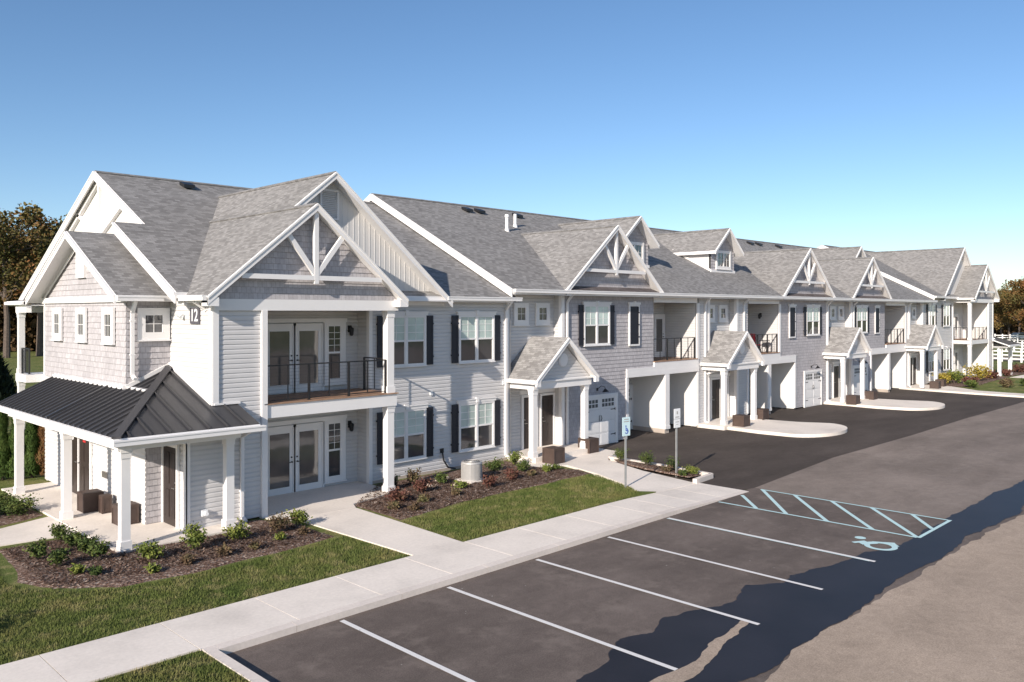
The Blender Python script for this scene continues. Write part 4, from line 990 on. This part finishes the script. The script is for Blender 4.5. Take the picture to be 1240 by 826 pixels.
# ================================================================= PLANTS
def shrub_mesh(seed,r,h,n,leaf,mat,flat=.9,stems=5,upright=False,gap=.25):
    rnd=random.Random(seed); m=MB(); m.fixn=False; st=MB()
    tips=[]
    for i in range(stems*3):
        a=rnd.uniform(0,6.28); rr=r*rnd.uniform(.3,.95)*(.6 if upright else 1); zz=h*rnd.uniform(.45,1)
        tips.append(Vector((math.cos(a)*rr,math.sin(a)*rr,zz)))
    for t in tips: st.tube([(t.x*.08,t.y*.08,-.03),(t.x*.5,t.y*.5,t.z*.55),(t.x*.92,t.y*.92,t.z*.95)],[.012*max(.6,r),.008*max(.6,r),.004],4)
    for i in range(n):
        c=rnd.choice(tips); k=rnd.uniform(.35,1.02); p=Vector((c.x*k,c.y*k,c.z*(.25+.75*k)))
        p+=Vector((rnd.gauss(0,1),rnd.gauss(0,1),rnd.gauss(0,.8)))*r*gap*.75
        if p.z<.01: p.z=abs(p.z)+.01
        l=leaf*rnd.uniform(.6,1.4); a=Vector((rnd.gauss(0,1),rnd.gauss(0,1),rnd.gauss(0.35,.6))).normalized(); b=a.orthogonal().normalized(); b=(Matrix.Rotation(rnd.uniform(0,6.28),3,a)@b)
        m.add([p-a*l*.2,p+b*l*.32+a*l*.4,p+a*l,p-b*l*.32+a*l*.4],[(0,1,2,3)])
    return m,st
def plant(name,x,y,z,seed,r,h,n,leaf,mat,label,cat='shrub',group=None,**k):
    o=empty(name,(x,y,z),label,cat,group); f,s=shrub_mesh(seed,r,h,n,leaf,mat,**k)
    mt=TR(x,y,z); f.build('foliage',mat,o,mt); s.build('stem','bark',o,mt); return o
G1='low shrubs in the left front bed'; 
PL=[ # x y r h mat label
 (5.6,20.25,.36,.5,'leaf','rounded dark green shrub at the far left end of the left front bed'),
 (5.75,19.35,.36,.5,'leaf','dark green shrub at the lawn tip of the left front bed'),
 (6.42,21.5,.34,.55,'leaf','taller green shrub beside the small path to the side porch'),
 (6.45,20.75,.34,.48,'leaf','dark green shrub just right of the one beside the small path'),
 (6.5,20.0,.36,.5,'leaf','green shrub in the middle of the cluster left of the corner porch column'),
 (6.5,19.2,.35,.5,'leaf','green shrub closest to the corner porch column on its left'),
 (7.35,18.5,.38,.45,'leafy','bright green shrub in front of the corner porch column'),
 (8.35,18.45,.42,.62,'leafy','tall bright green leafy shrub in front of the porch vent wall'),
 (9.35,18.5,.38,.45,'leafy','yellow green shrub below the right porch column'),
 (10.45,18.45,.36,.45,'leafo','brownish green shrub between porch downspout and patio'),
 (11.1,18.65,.34,.48,'leafy','bright green shrub at the patio corner'),
 (5.85,18.55,.2,.2,'leafy','small yellowish plant in the left front bed near the dark shrubs'),
 (6.15,18.2,.18,.16,'leaf','small green plant near the lawn edge of the left front bed'),
 (7.0,17.5,.18,.18,'leafy','small low plant at the bottom edge of the left front bed'),
 (7.75,17.55,.18,.2,'leafo','small straw coloured tuft in front of the bright green shrub'),
 (8.6,17.6,.2,.22,'leafo','small olive tuft in front of the tall leafy shrub'),
 (9.35,17.55,.18,.22,'leafo','small brown green tuft below the yellow green shrub'),
 (10.1,17.8,.18,.22,'leafy','small light tuft in the right part of the left front bed'),
 (10.8,17.9,.16,.16,'leafo','tiny brown tuft at the right end of the left front bed'),
]
rr=random.Random(5)
for i,(x,y,r,h,mt,lab) in enumerate(PL):
    r*=.8 if i>5 else .7;h*=.9 if i>5 else .8
    plant('shrub',x,y,.12,100+i,r,h,int(900*(r/.36)**2)+150,.06,mt,lab,group='shrubs in the left front bed',stems=5)
PM=[(13.95,18.35,.27,.22,'leafo','olive low plant nearest the path in the middle bed'),
 (14.55,18.95,.42,.45,'leafr','dark red spreading shrub beside the balcony column'),
 (14.3,17.9,.22,.2,'leafo','small olive tuft at the front edge of the middle bed'),
 (15.1,18.5,.25,.22,'leafo','olive tuft in front of the reddish brown shrub'),
 (15.75,19.5,.42,.42,'leafr','wide reddish brown shrub left of the air conditioner'),
 (15.45,20.4,.25,.5,'fir','dark green shrub at the foot of the wall by the balcony column'),
 (16.2,20.4,.3,.62,'leafo','tall sparse shrub with dark stems against the siding'),
 (17.05,19.95,.32,.38,'leaf','green shrub in front of the pale stones'),
 (17.0,19.1,.28,.25,'leafy','bright green low plant in front of the pale stones'),
 (16.3,18.45,.2,.2,'leafo','small tuft behind the lawn edge in the middle bed'),
 (17.75,18.55,.33,.4,'leafr','bright red shrub in front of the air conditioner'),
 (19.15,18.95,.36,.34,'leafr','bright red spreading shrub right of the air conditioner'),
 (19.7,20.35,.4,.4,'leaf','dark green shrub behind the air conditioner on its right'),
 (20.95,20.55,.36,.6,'leafy','light green tall shrub at the entry porch corner'),
 (20.35,19.6,.35,.38,'leaf','grey green shrub in front of the tall light green one'),
 (20.9,19.0,.28,.25,'leafy','small bright shrub at the right end of the middle bed'),
 (20.0,18.9,.22,.2,'leafo','small brown tuft beside the bright red spreading shrub'),
 (21.4,19.0,.2,.18,'leaf','little green plant closest to the brown planter box')]
for i,(x,y,r,h,mt,lab) in enumerate(PM):
    r*=.82;h*=.88
    plant('shrub',x,y,.12,200+i,r,h,int(800*(r/.36)**2)+120,.06,mt,lab,group='shrubs in the middle bed',stems=5)
for i,(x,y,r,h,mt,lab) in enumerate([(24.15,18.35,.28,.5,'leaf','rounded green shrub behind the blue symbol sign post'),(24.1,17.1,.3,.48,'leaf','rounded green shrub between the two sign posts'),(24.2,16.1,.26,.42,'leaf','rounded green shrub touching the right sign post'),(23.75,16.1,.22,.18,'leafo','low tuft in the small bed left of the right sign post'),(24.0,15.25,.3,.22,'leafy','spreading yellow green plant at the tip of the small bed'),(23.55,15.3,.2,.16,'leaf','tiny green plant at the foot of the right sign post')]):
    plant('shrub',x,y,.13,300+i,r,h,int(900*(r/.3)**2),.045,mt,lab,group='shrubs in the small kerbed bed',stems=6)
for i,(x,y,r,h,mt,lab) in enumerate([(71.6,19.6,.95,1.2,'leafg','large golden yellow shrub before the far balcony column'),(66.6,20.6,.6,.85,'leafg','yellow shrub by the fourth entry porch'),(68.2,20.2,.75,.95,'leafy','lime green shrub left of the large golden one'),(67.6,19.0,.5,.5,'leafr','dark red shrub below the lime green shrub'),(75.2,19.5,.8,.55,'leafr','dark red spreading shrub at the far patio'),(79.6,19.6,.5,.5,'leafr','red shrub by the far porch columns'),(84.5,19.5,1.1,.6,'leafr','wide dark red shrub right of the far porch'),(65.6,18.3,.4,.45,'leaf','small green shrub at the far path edge'),(67.5,16.6,.5,.5,'leafo','brown green shrub at the far lawn edge'),(69.8,15.8,.45,.45,'leaf','round green shrub standing in the far lawn edge'),(71.0,14.6,.8,.4,'leafo','low wide shrub near the right end of the far kerb'),(73.5,14.3,.9,.4,'leaf','low green shrub at the right picture edge')]):
    plant('shrub',x,y,.12,400+i,r,h,900,.13,mt,lab,group='shrubs at the far end',stems=6)
plant('shrub',1.9,16.0,.1,470,.45,1.1,1600,.07,'leaf','upright green shrub on the near left lawn, just outside the picture')
# left side groundcover shrubs beyond the path
for i,(x,y,lab) in enumerate([(5.6,25.4,'dark low juniper nearest the side path'),(6.2,26.3,'dark low juniper left of the far porch column'),(5.3,26.6,'dark low juniper at the picture edge beyond the side path'),(6.4,25.2,'dark low juniper closest to the middle porch column'),(4.7,25.6,'dark low juniper just entering the left picture edge')]):
    plant('juniper',x,y,.12,450+i,.55,.38,1400,.06,'leaf',lab,group='junipers beyond the side path',stems=8)
# arborvitae hedge
def cone(name,x,y,z,seed,r,h,n,leaf,mat,label,cat,group=None):
    rnd=random.Random(seed); o=empty(name,(x,y,z),label,cat,group); m=MB(); m.fixn=False
    for i in range(n):
        t=rnd.random()**.8; zz=.08+t*(h-.1); rad=r*(1-t)**.55*(.85+.25*math.sin(zz*7+seed)) if mat!='fir' else r*(1-t)*(.8+.3*((zz*3)%1))
        a=rnd.uniform(0,6.28); q=rad*math.sqrt(rnd.uniform(.45,1)); p=Vector((math.cos(a)*q,math.sin(a)*q,zz))
        d=Vector((math.cos(a)*.45,math.sin(a)*.45,1)).normalized()+Vector((rnd.gauss(0,.35),rnd.gauss(0,.35),0)); b=Vector((-math.sin(a),math.cos(a),rnd.uniform(-.4,.4))); l=leaf*rnd.uniform(.6,1.4)
        m.add([p-d*l*.3,p+b*l*.3,p+d*l,p-b*l*.3],[(0,1,2,3)])
    mt=TR(x,y,z); m.build('foliage',mat,o,mt); s=MB(); s.tube([(0,0,-.05),(0,0,h*.9)],[.05*r+.03,.01],6); s.build('trunk','bark',o,mt); return o
for i,(x,y,mt,lab) in enumerate([(8.62,30.35,'arbb','brown dying arborvitae at the right end of the hedge'),(8.25,30.5,'arb','green arborvitae just left of the brown one'),(7.85,30.65,'arb','green arborvitae third from the right end of the hedge'),(7.45,30.8,'arb','green arborvitae behind the far left porch column'),(7.05,30.95,'arbb','rust tinged arborvitae left of the far porch column'),(6.6,31.1,'arb','green arborvitae at the left picture edge')]):
    cone('arborvitae',x,y,.1,500+i,.40,2.3,5200,.09,mt,lab,'hedge shrub','arborvitae hedge')
cone('spruce',13.9,60,.0,520,1.8,3.4,6000,.3,'fir','dark young spruce on the far lawn at the left edge','tree')
# deciduous trees
def tree_mesh(seed,h,r,n,leaf,open_=.0,crown_from=.35,spreadz=.5,nl=11):
    rnd=random.Random(seed); tr=MB(); top=Vector((rnd.uniform(-.5,.5),rnd.uniform(-.5,.5),h*.8))
    tr.tube([(0,0,-.3),(0.1,0,h*.25),(top.x*.5,top.y*.5,h*.5),top],[h*.022,h*.017,h*.011,h*.003],8)
    cl=[]
    for i in range(nl):
        z0=h*rnd.uniform(crown_from*.8,.7); a=i*2.4+rnd.uniform(-.4,.4); L=r*rnd.uniform(.6,1.05)
        p0=Vector((top.x*.5*z0/(h*.5) if z0<h*.5 else top.x*.6,top.y*.4,z0)); p2=p0+Vector((math.cos(a)*L,math.sin(a)*L,h*rnd.uniform(.08,.26))); p1=p0.lerp(p2,.5)+Vector((0,0,-h*.02+rnd.uniform(-.3,.3)))
        tr.tube([p0,p1,p2],[h*.008,h*.005,h*.0018],5)
        for k in range(4):
            t=rnd.uniform(.45,1); q0=p0.lerp(p2,t); q=q0+Vector((rnd.gauss(0,1),rnd.gauss(0,1),rnd.gauss(.3,.6)))*r*.3; tr.tube([q0,q],[h*.0028,h*.001],4); cl.append((q,r*rnd.uniform(.16,.34)))
        cl.append((p2,r*rnd.uniform(.2,.34)))
    for k in range(nl): cl.append((top+Vector((rnd.gauss(0,r*.32),rnd.gauss(0,r*.32),rnd.uniform(-h*.16,h*.17))),r*rnd.uniform(.16,.3)))
    m=MB(); m.fixn=False
    for i in range(n):
        c,s=rnd.choice(cl); v=Vector((rnd.gauss(0,1),rnd.gauss(0,1),rnd.gauss(0,.75))); v=v.normalized()*s*(rnd.random()**.45); p=c+v
        l=leaf*rnd.uniform(.5,1.3); a=Vector((rnd.gauss(0,1),rnd.gauss(0,1),rnd.gauss(0,.7))).normalized(); b=a.orthogonal().normalized(); b=Matrix.Rotation(rnd.uniform(0,6.28),3,a)@b
        m.add([p-a*l*.5,p+b*l*.35,p+a*l*.5,p-b*l*.35],[(0,1,2,3)])
    return m,tr
TV=[]
for i,(h,r,n,lf,nl) in enumerate(((19,6.6,9000,.52,14),(17,6.0,9500,.5,13),(15,6.2,10000,.5,13),(20.5,7.2,6200,.5,10))):
    TV.append((tree_mesh(700+i,h,r,n,lf,nl=nl,crown_from=.3 if i<3 else .42),[]))
def tree(x,y,v,s,label,mt='aut',rz=0,group=None,z=-.05):
    o=empty('tree',(x,y,z),label,'tree',group); mat=TR(x,y,z,rz)@Matrix.Scale(s,4)
    (f,t),cache=TV[v]
    if not cache:
        a=f.build('crown',mt,o,mat); b=t.build('trunk','bark',o,mat); cache+= [a.data,b.data]
    else:
        a=link('crown',cache[0],o,mat); b=link('trunk',cache[1],o,mat)
        if cache[0].materials[0]!=M[mt]: a.material_slots[0].link='OBJECT'; a.material_slots[0].material=M[mt]
    return o
def pol(px,d):   # direction by angle: position at distance along a bearing
    u=(px-620)/1000; return ((.7108+u*.7034)*d,(.7034-u*.7108)*d)
LT=[(-95,118,0,1.0,'autg'),(-55,108,1,1.0,'aut'),(-20,116,0,.95,'aut'),(8,100,3,.92,'aut'),(48,104,3,.98,'autg'),(78,112,1,1.02,'aut'),(100,120,2,1.1,'aut'),(-5,126,2,.95,'autg'),(30,128,1,.9,'aut'),(62,124,2,1.0,'autg'),(130,118,0,.9,'aut'),(160,124,1,.85,'autg'),(-80,128,2,1,'aut')]
names=['tall autumn tree with an open crown','broad rust tree','dense low branched autumn tree','thin crowned tree with sky between limbs']
pos=['far left outside the porch view','left picture edge, first in the front row','left picture edge, second in the front row','left of the gable, standing nearest','left of the gable with a leaning limb','directly behind the gable slope','hidden partly by the gable','left wood, back row first','left wood, back row second','left wood, back row third','behind the roof, first','behind the roof, second','far left back row']
for i,(px,d,v,s,mt) in enumerate(LT):
    x,y=pol(px,d); tree(x,y,v,s,names[v]+', '+pos[i],mt,rz=i*1.7,group='trees of the left wood')
RT=[(1222,150,2,.62,'autg'),(1246,142,1,.66,'aut'),(1212,168,1,.58,'autg'),(1200,160,2,.6,'autg'),(1265,150,0,.62,'autg'),(1234,172,0,.6,'aut')]
rpos=['just right of the building end','at the right picture edge','behind the building corner, greener','mostly behind the far gable','beyond the right picture edge','back row by the parked car']
for i,(px,d,v,s,mt) in enumerate(RT):
    x,y=pol(px,d); tree(x,y,v,s,'brown autumn tree '+rpos[i],mt,rz=i*2.1+1,group='trees beyond the right end')
# underbrush of the left wood
def brush(name,pts,h,n,leaf,seed,label):
    rnd=random.Random(seed); m=MB(); m.fixn=False
    for i in range(n):
        t=rnd.random(); k=min(len(pts)-2,int(t*(len(pts)-1))); f=t*(len(pts)-1)-k; a,b=pts[k],pts[k+1]
        x=a[0]+(b[0]-a[0])*f+rnd.gauss(0,2.2); y=a[1]+(b[1]-a[1])*f+rnd.gauss(0,2.2); hh=h*(.6+.5*noise.noise(Vector((x*.15,y*.15,seed)))+.3*noise.noise(Vector((x*.5,y*.5,seed))))
        z=rnd.uniform(0,1)**.8*hh; p=Vector((x,y,z)); l=leaf*rnd.uniform(.5,1.4); a_=Vector((rnd.gauss(0,1),rnd.gauss(0,1),rnd.gauss(0,.7))).normalized(); b_=a_.orthogonal().normalized(); b_=Matrix.Rotation(rnd.uniform(0,6.28),3,a_)@b_
        m.add([p-a_*l*.5,p+b_*l*.4,p+a_*l*.5,p-b_*l*.4],[(0,1,2,3)])
    o=m.build(name,'brush',None,kind='stuff'); o['label']=label; o['category']='underbrush'
brush('underbrush',[pol(-120,122),pol(0,118),pol(60,120),pol(180,124)],8.5,30000,.75,3,'dark thicket of underbrush at the foot of the left wood')
brush('underbrush',[pol(1185,185),pol(1240,178),pol(1290,170)],6.0,9000,.8,8,'brown thicket behind the right hand trees')

# ================================================================= SITE OBJECTS
def planter(x,y,z,w,h,label,rz=0,group='brown planter boxes'):
    mat=TR(x,y,z,rz); m=MB(); a=w/2
    m.box(-a+.015,a-.015,-a+.015,a-.015,0,h-.05); m.box(-a,a,-a,a,h-.09,h); 
    for sx in (-1,1):
        for sy in (-1,1): m.box(sx*a-.05*(sx>0)-.0,sx*a+.05*(sx<0),sy*a-.05*(sy>0),sy*a+.05*(sy<0),0.003,h-.091)
    m.box(-a,a,-a+.005,-a+.015,.05,.1)
    o=empty('planter_box',(x,y,z),label,'planter',group); m.build('box','planter',o,mat)
    s=MB(); s.box(-a+.05,a-.05,-a+.05,a-.05,h,h+.006); s.build('lid','planter',o,mat); return o
planter(7.95,24.1,.15,.52,.52,'brown box left of its neighbour against the side porch wall'); planter(8.15,23.55,.15,.26,.48,'smaller brown box right of the big one on the side porch'); planter(8.1,22.0,.15,.5,.5,'brown box behind the corner porch column')
planter(22.3,19.95,.12,.58,.55,'brown box left of the first entry porch step'); planter(24.95,20.5,.12,.58,.55,'brown box beside the first white garage door')
planter(36.1,20.45,.18,.58,.52,'brown box between the columns of the second porch') if False else planter(35.55,19.85,.15,.6,.52,'brown box in front of the left column of the second entry porch')
planter(38.55,20.45,.15,.6,.52,'brown box right of the second entry porch by the open carport')
planter(48.75,19.95,.15,.6,.5,'dark brown box at the left column of the third porch'); planter(52.0,20.2,.15,.6,.5,'brown box at the right column of the third porch')
planter(62.9,19.9,.12,.6,.5,'brown box before the fourth porch'); planter(65.0,20.2,.12,.6,.5,'brown box right of the fourth porch beside yellow shrubs')
# signs
def signpost(x,y,label,kind):
    o=empty('parking_sign',(x,y,.0),label,'sign',rz=0); rz=-R(6); mat=TR(x,y,0,rz)
    p=MB(); p.box(-.03,.03,-.02,.02,-.05,2.25); p.build('post','galv',o,mat)
    if kind==0:
        b=MB(); b.box(-.17,.17,-.035,-.021,1.72,2.30); pl=b.build('sign_panel','signc',o,mat)
        w=MB(); ringv(w,(.005,1.86),.055,.082,-2.7,1.35,-.0405,20); w.box(-.035,-.01,-.041,-.036,1.87,2.0); w.box(-.035,.05,-.0412,-.0361,1.87,1.893); w.box(.04,.063,-.0414,-.0362,1.79,1.893); w.box(-.01,.05,-.0413,-.0362,1.93,1.95); w.box(-.045,-.005,-.0416,-.0363,2.005,2.045); w.build('wheelchair_symbol','signb',pl,mat)
        t=MB()
        for k,(a,b_) in enumerate(((.10,2.22),(.12,2.15))): t.box(-a,a,-.038,-.0356,b_,b_+.028)
        t.build('lettering','acgrey',pl,mat)
    else:
        b=MB(); b.box(-.16,.16,-.035,-.021,1.98,2.32); b.box(-.16,.16,-.035,-.021,1.68,1.965); pl=b.build('sign_panel','signw',o,mat)
        t=MB(); t.box(-.035,.035,-.038,-.0356,2.13,2.23); t.box(-.1,.1,-.038,-.0356,2.02,2.055); t.box(-.09,.09,-.038,-.0356,1.86,1.885); t.box(-.06,.06,-.038,-.0356,1.78,1.80); t.build('lettering','acgrey',pl,mat)
    return o
def ringv(m,c,r0,r1,a0,a1,y,n=14):
    vs=[];fs=[]
    for i in range(n+1):
        a=a0+(a1-a0)*i/n
        for r in (r0,r1): vs.append((c[0]+math.cos(a)*r,y,c[1]+math.sin(a)*r))
    for i in range(n): fs.append((2*i,2*i+1,2*i+3,2*i+2))
    m.add(vs,fs)
signpost(20.8,15.6,'pale blue parking sign with blue wheelchair symbol on a steel post in the lawn',0)
signpost(23.7,15.65,'white parking sign on a steel post in the small kerbed bed',1)
# air conditioner
o=empty('air_conditioner',(18.15,19.7,.12),'round grey air conditioner condenser standing in the middle bed','air conditioner')
mt=TR(18.1,19.75,.12); m=MB(); m.cyl((0,0),.33,.04,.6,32); m.cyl((0,0),.345,.57,.62,32,.32); m.build('housing','acgrey',o,mt)
m=MB()
for k in range(48):
    a=k*2*math.pi/48; m.bar((math.cos(a)*.334,math.sin(a)*.334,.08),(math.cos(a)*.334,math.sin(a)*.334,.56),.012,.012)
m.build('grille','acgrey',o,mt)
m=MB(); m.cyl((0,0),.27,.62,.626,28); m.build('fan_opening','acdark',o,mt)
m=MB()
for r_ in (.08,.14,.2,.26): m.tube([(math.cos(i*.393)*r_,math.sin(i*.393)*r_,.635) for i in range(17)],.006,4,cap=False)
m.build('fan_guard','acgrey',o,mt)
m=MB(); m.box(-.4,.4,-.4,.4,-.02,.04); m.build('pad','conc',o,mt)
# stones by the unit
rnd=random.Random(11)
for i,(x,y) in enumerate(((16.9,20.9),(17.35,20.5),(17.7,20.6),(16.55,20.1),(17.3,19.5))):
    m=MB(); n=7; r_=rnd.uniform(.12,.2)
    vs=[(0,0,.1)]+[(math.cos(k*6.283/n)*r_*rnd.uniform(.5,.8),math.sin(k*6.283/n)*r_*rnd.uniform(.5,.8),.08) for k in range(n)]+[(math.cos(k*6.283/n)*r_*rnd.uniform(.9,1.2),math.sin(k*6.283/n)*r_*rnd.uniform(.9,1.2),0) for k in range(n)]
    m.add(vs,[(0,1+k,1+(k+1)%n) for k in range(n)]+[(1+k,1+n+k,1+n+(k+1)%n,1+(k+1)%n) for k in range(n)])
    o=m.build('stone','stone',None,TR(x,y,.12)); o['label']=['pale flat stone at the foot of the siding','pale stone left of the air conditioner','pale stone touching the air conditioner pad','pale stone beside the sparse shrub','small pale stone behind the bright green plant'][i]; o['category']='stone'; o['group']='pale stones in the middle bed'
# red chair + bike like stand on the second balcony
o=empty('balcony_chair',(41.55,22.4,3.34),'red folding chair on the second floor balcony by the shake bay','chair'); mt=TR(41.55,22.4,3.34,R(-20))
m=MB(); m.box(-.26,.26,.22,.27,.42,1.02); m.build('backrest','redcloth',o,mt); m=MB(); m.box(-.26,.26,-.26,.24,.4,.44); m.build('seat','redcloth',o,mt)
for sx in (-.25,.25):
    for a,b in (((sx,-.24,0),(sx,.26,.9)),((sx,.26,0),(sx,-.24,.42))):
        m=MB(); m.tube([a,b],.014,6); m.build('leg','black',o,mt)
o=empty('patio_table',(42.3,22.2,3.34),'small dark round table on the same balcony as the red chair','table'); mt=TR(42.3,22.2,3.34)
m=MB(); m.cyl((0,0),.28,.62,.65,20); m.build('tabletop','black',o,mt); m=MB()
for k in range(3): a=k*2.1; m.tube([(math.cos(a)*.24,math.sin(a)*.24,0),(math.cos(a+1)*.06,math.sin(a+1)*.06,.62)],.014,6)
m.build('leg_frame','black',o,mt)
# white rail fences to the right
def fence(p0,p1,n,label):
    o=empty('rail_fence',(p0[0],p0[1],.05),label,'fence','white rail fences at the far right'); p0=Vector(p0+(0,));p1=Vector(p1+(0,))
    for i in range(n+1):
        p=p0.lerp(p1,i/n); m=MB(); m.box(p.x-.09,p.x+.09,p.y-.09,p.y+.09,0,1.45); m.box(p.x-.11,p.x+.11,p.y-.11,p.y+.11,1.45,1.5); m.build('post','trim',o)
    for z in (.45,.85,1.25): m=MB(); m.bar((p0.x,p0.y,z),(p1.x,p1.y,z),.05,.15); m.build('rail','trim',o)
fence(pol(1190,92),pol(1275,86),7,'white three rail fence nearest the far porch')
fence(pol(1200,118),pol(1290,108),9,'white three rail fence in the middle distance')
fence(pol(1205,150),pol(1300,142),10,'white rail fence farthest back before the trees')
# parked car, far right
cx_,cy_=pol(1238,160); o=empty('parked_car',(cx_,cy_,0),'small white parked car under the brown trees at the right edge','car'); mt=TR(cx_,cy_,0,R(-35))
m=MB(); m.poly([(-2.2,-.85,.35),(2.2,-.85,.35),(2.25,-.85,.75),(1.3,-.85,.92),(.7,-.85,1.42),(-1.3,-.85,1.45),(-2.1,-.85,.95)],1.7,d=(0,1,0)); m.build('body','carw',o,mt)
m=MB(); m.poly([(.62,-.86,1.36),(1.15,-.86,.95),(-1.8,-.86,.98),(-1.22,-.86,1.38)],1.72,d=(0,1,0)); m.build('window','glass',o,mt)
for sx in (-1.4,1.4):
    for sy in (-.8,.8): m=MB(); m.tube([(sx,sy-.1,.33),(sx,sy+.1,.33)],.33,16); m.build('wheel','tyre',o,mt)

# ================================================================= SKY, SUN, CAMERA
W=bpy.data.worlds.new('World'); S.world=W; W.use_nodes=True; nt=W.node_tree
bg=nt.nodes['Background']; sky=nt.nodes.new('ShaderNodeTexSky'); sky.sky_type='NISHITA'; sky.sun_disc=False
EL=24.0; trav=Vector((.953,.302)).normalized(); sx,sy=-trav.x,-trav.y
sky.sun_elevation=R(EL); sky.sun_rotation=math.atan2(sx,sy); sky.altitude=1800; sky.air_density=1.0; sky.dust_density=2.2; sky.ozone_density=1.9
hs=nt.nodes.new('ShaderNodeHueSaturation'); gm=nt.nodes.new('ShaderNodeGamma'); gm.inputs[1].default_value=1.0; hs.inputs['Hue'].default_value=.500; hs.inputs['Saturation'].default_value=1.12; nt.links.new(sky.outputs[0],gm.inputs[0]); nt.links.new(gm.outputs[0],hs.inputs['Color']); nt.links.new(hs.outputs[0],bg.inputs[0]); bg.inputs[1].default_value=.12
sd=bpy.data.lights.new('sun','SUN'); sd.energy=5.0; sd.angle=R(.5); sd.color=(1,.90,.785); so=bpy.data.objects.new('sun',sd); COL.objects.link(so)
dirv=Vector((trav.x*math.cos(R(EL)),trav.y*math.cos(R(EL)),-math.sin(R(EL)))); so.rotation_euler=dirv.to_track_quat('-Z','Y').to_euler(); so.location=(0,0,40)
cd=bpy.data.cameras.new('camera'); cam=bpy.data.objects.new('camera',cd); COL.objects.link(cam); S.camera=cam
cam.location=(0,0,5.6); cam.rotation_euler=(R(90),0,math.atan2(.7034,.7108)-R(90)); cd.sensor_width=36; cd.lens=1000/1240*36; cd.shift_y=-36/1240; cd.clip_end=3000; cd.clip_start=.1
S.view_settings.view_transform='Standard'; S.view_settings.look='None'; S.view_settings.exposure=.34; S.view_settings.gamma=1
S.render.engine='CYCLES'
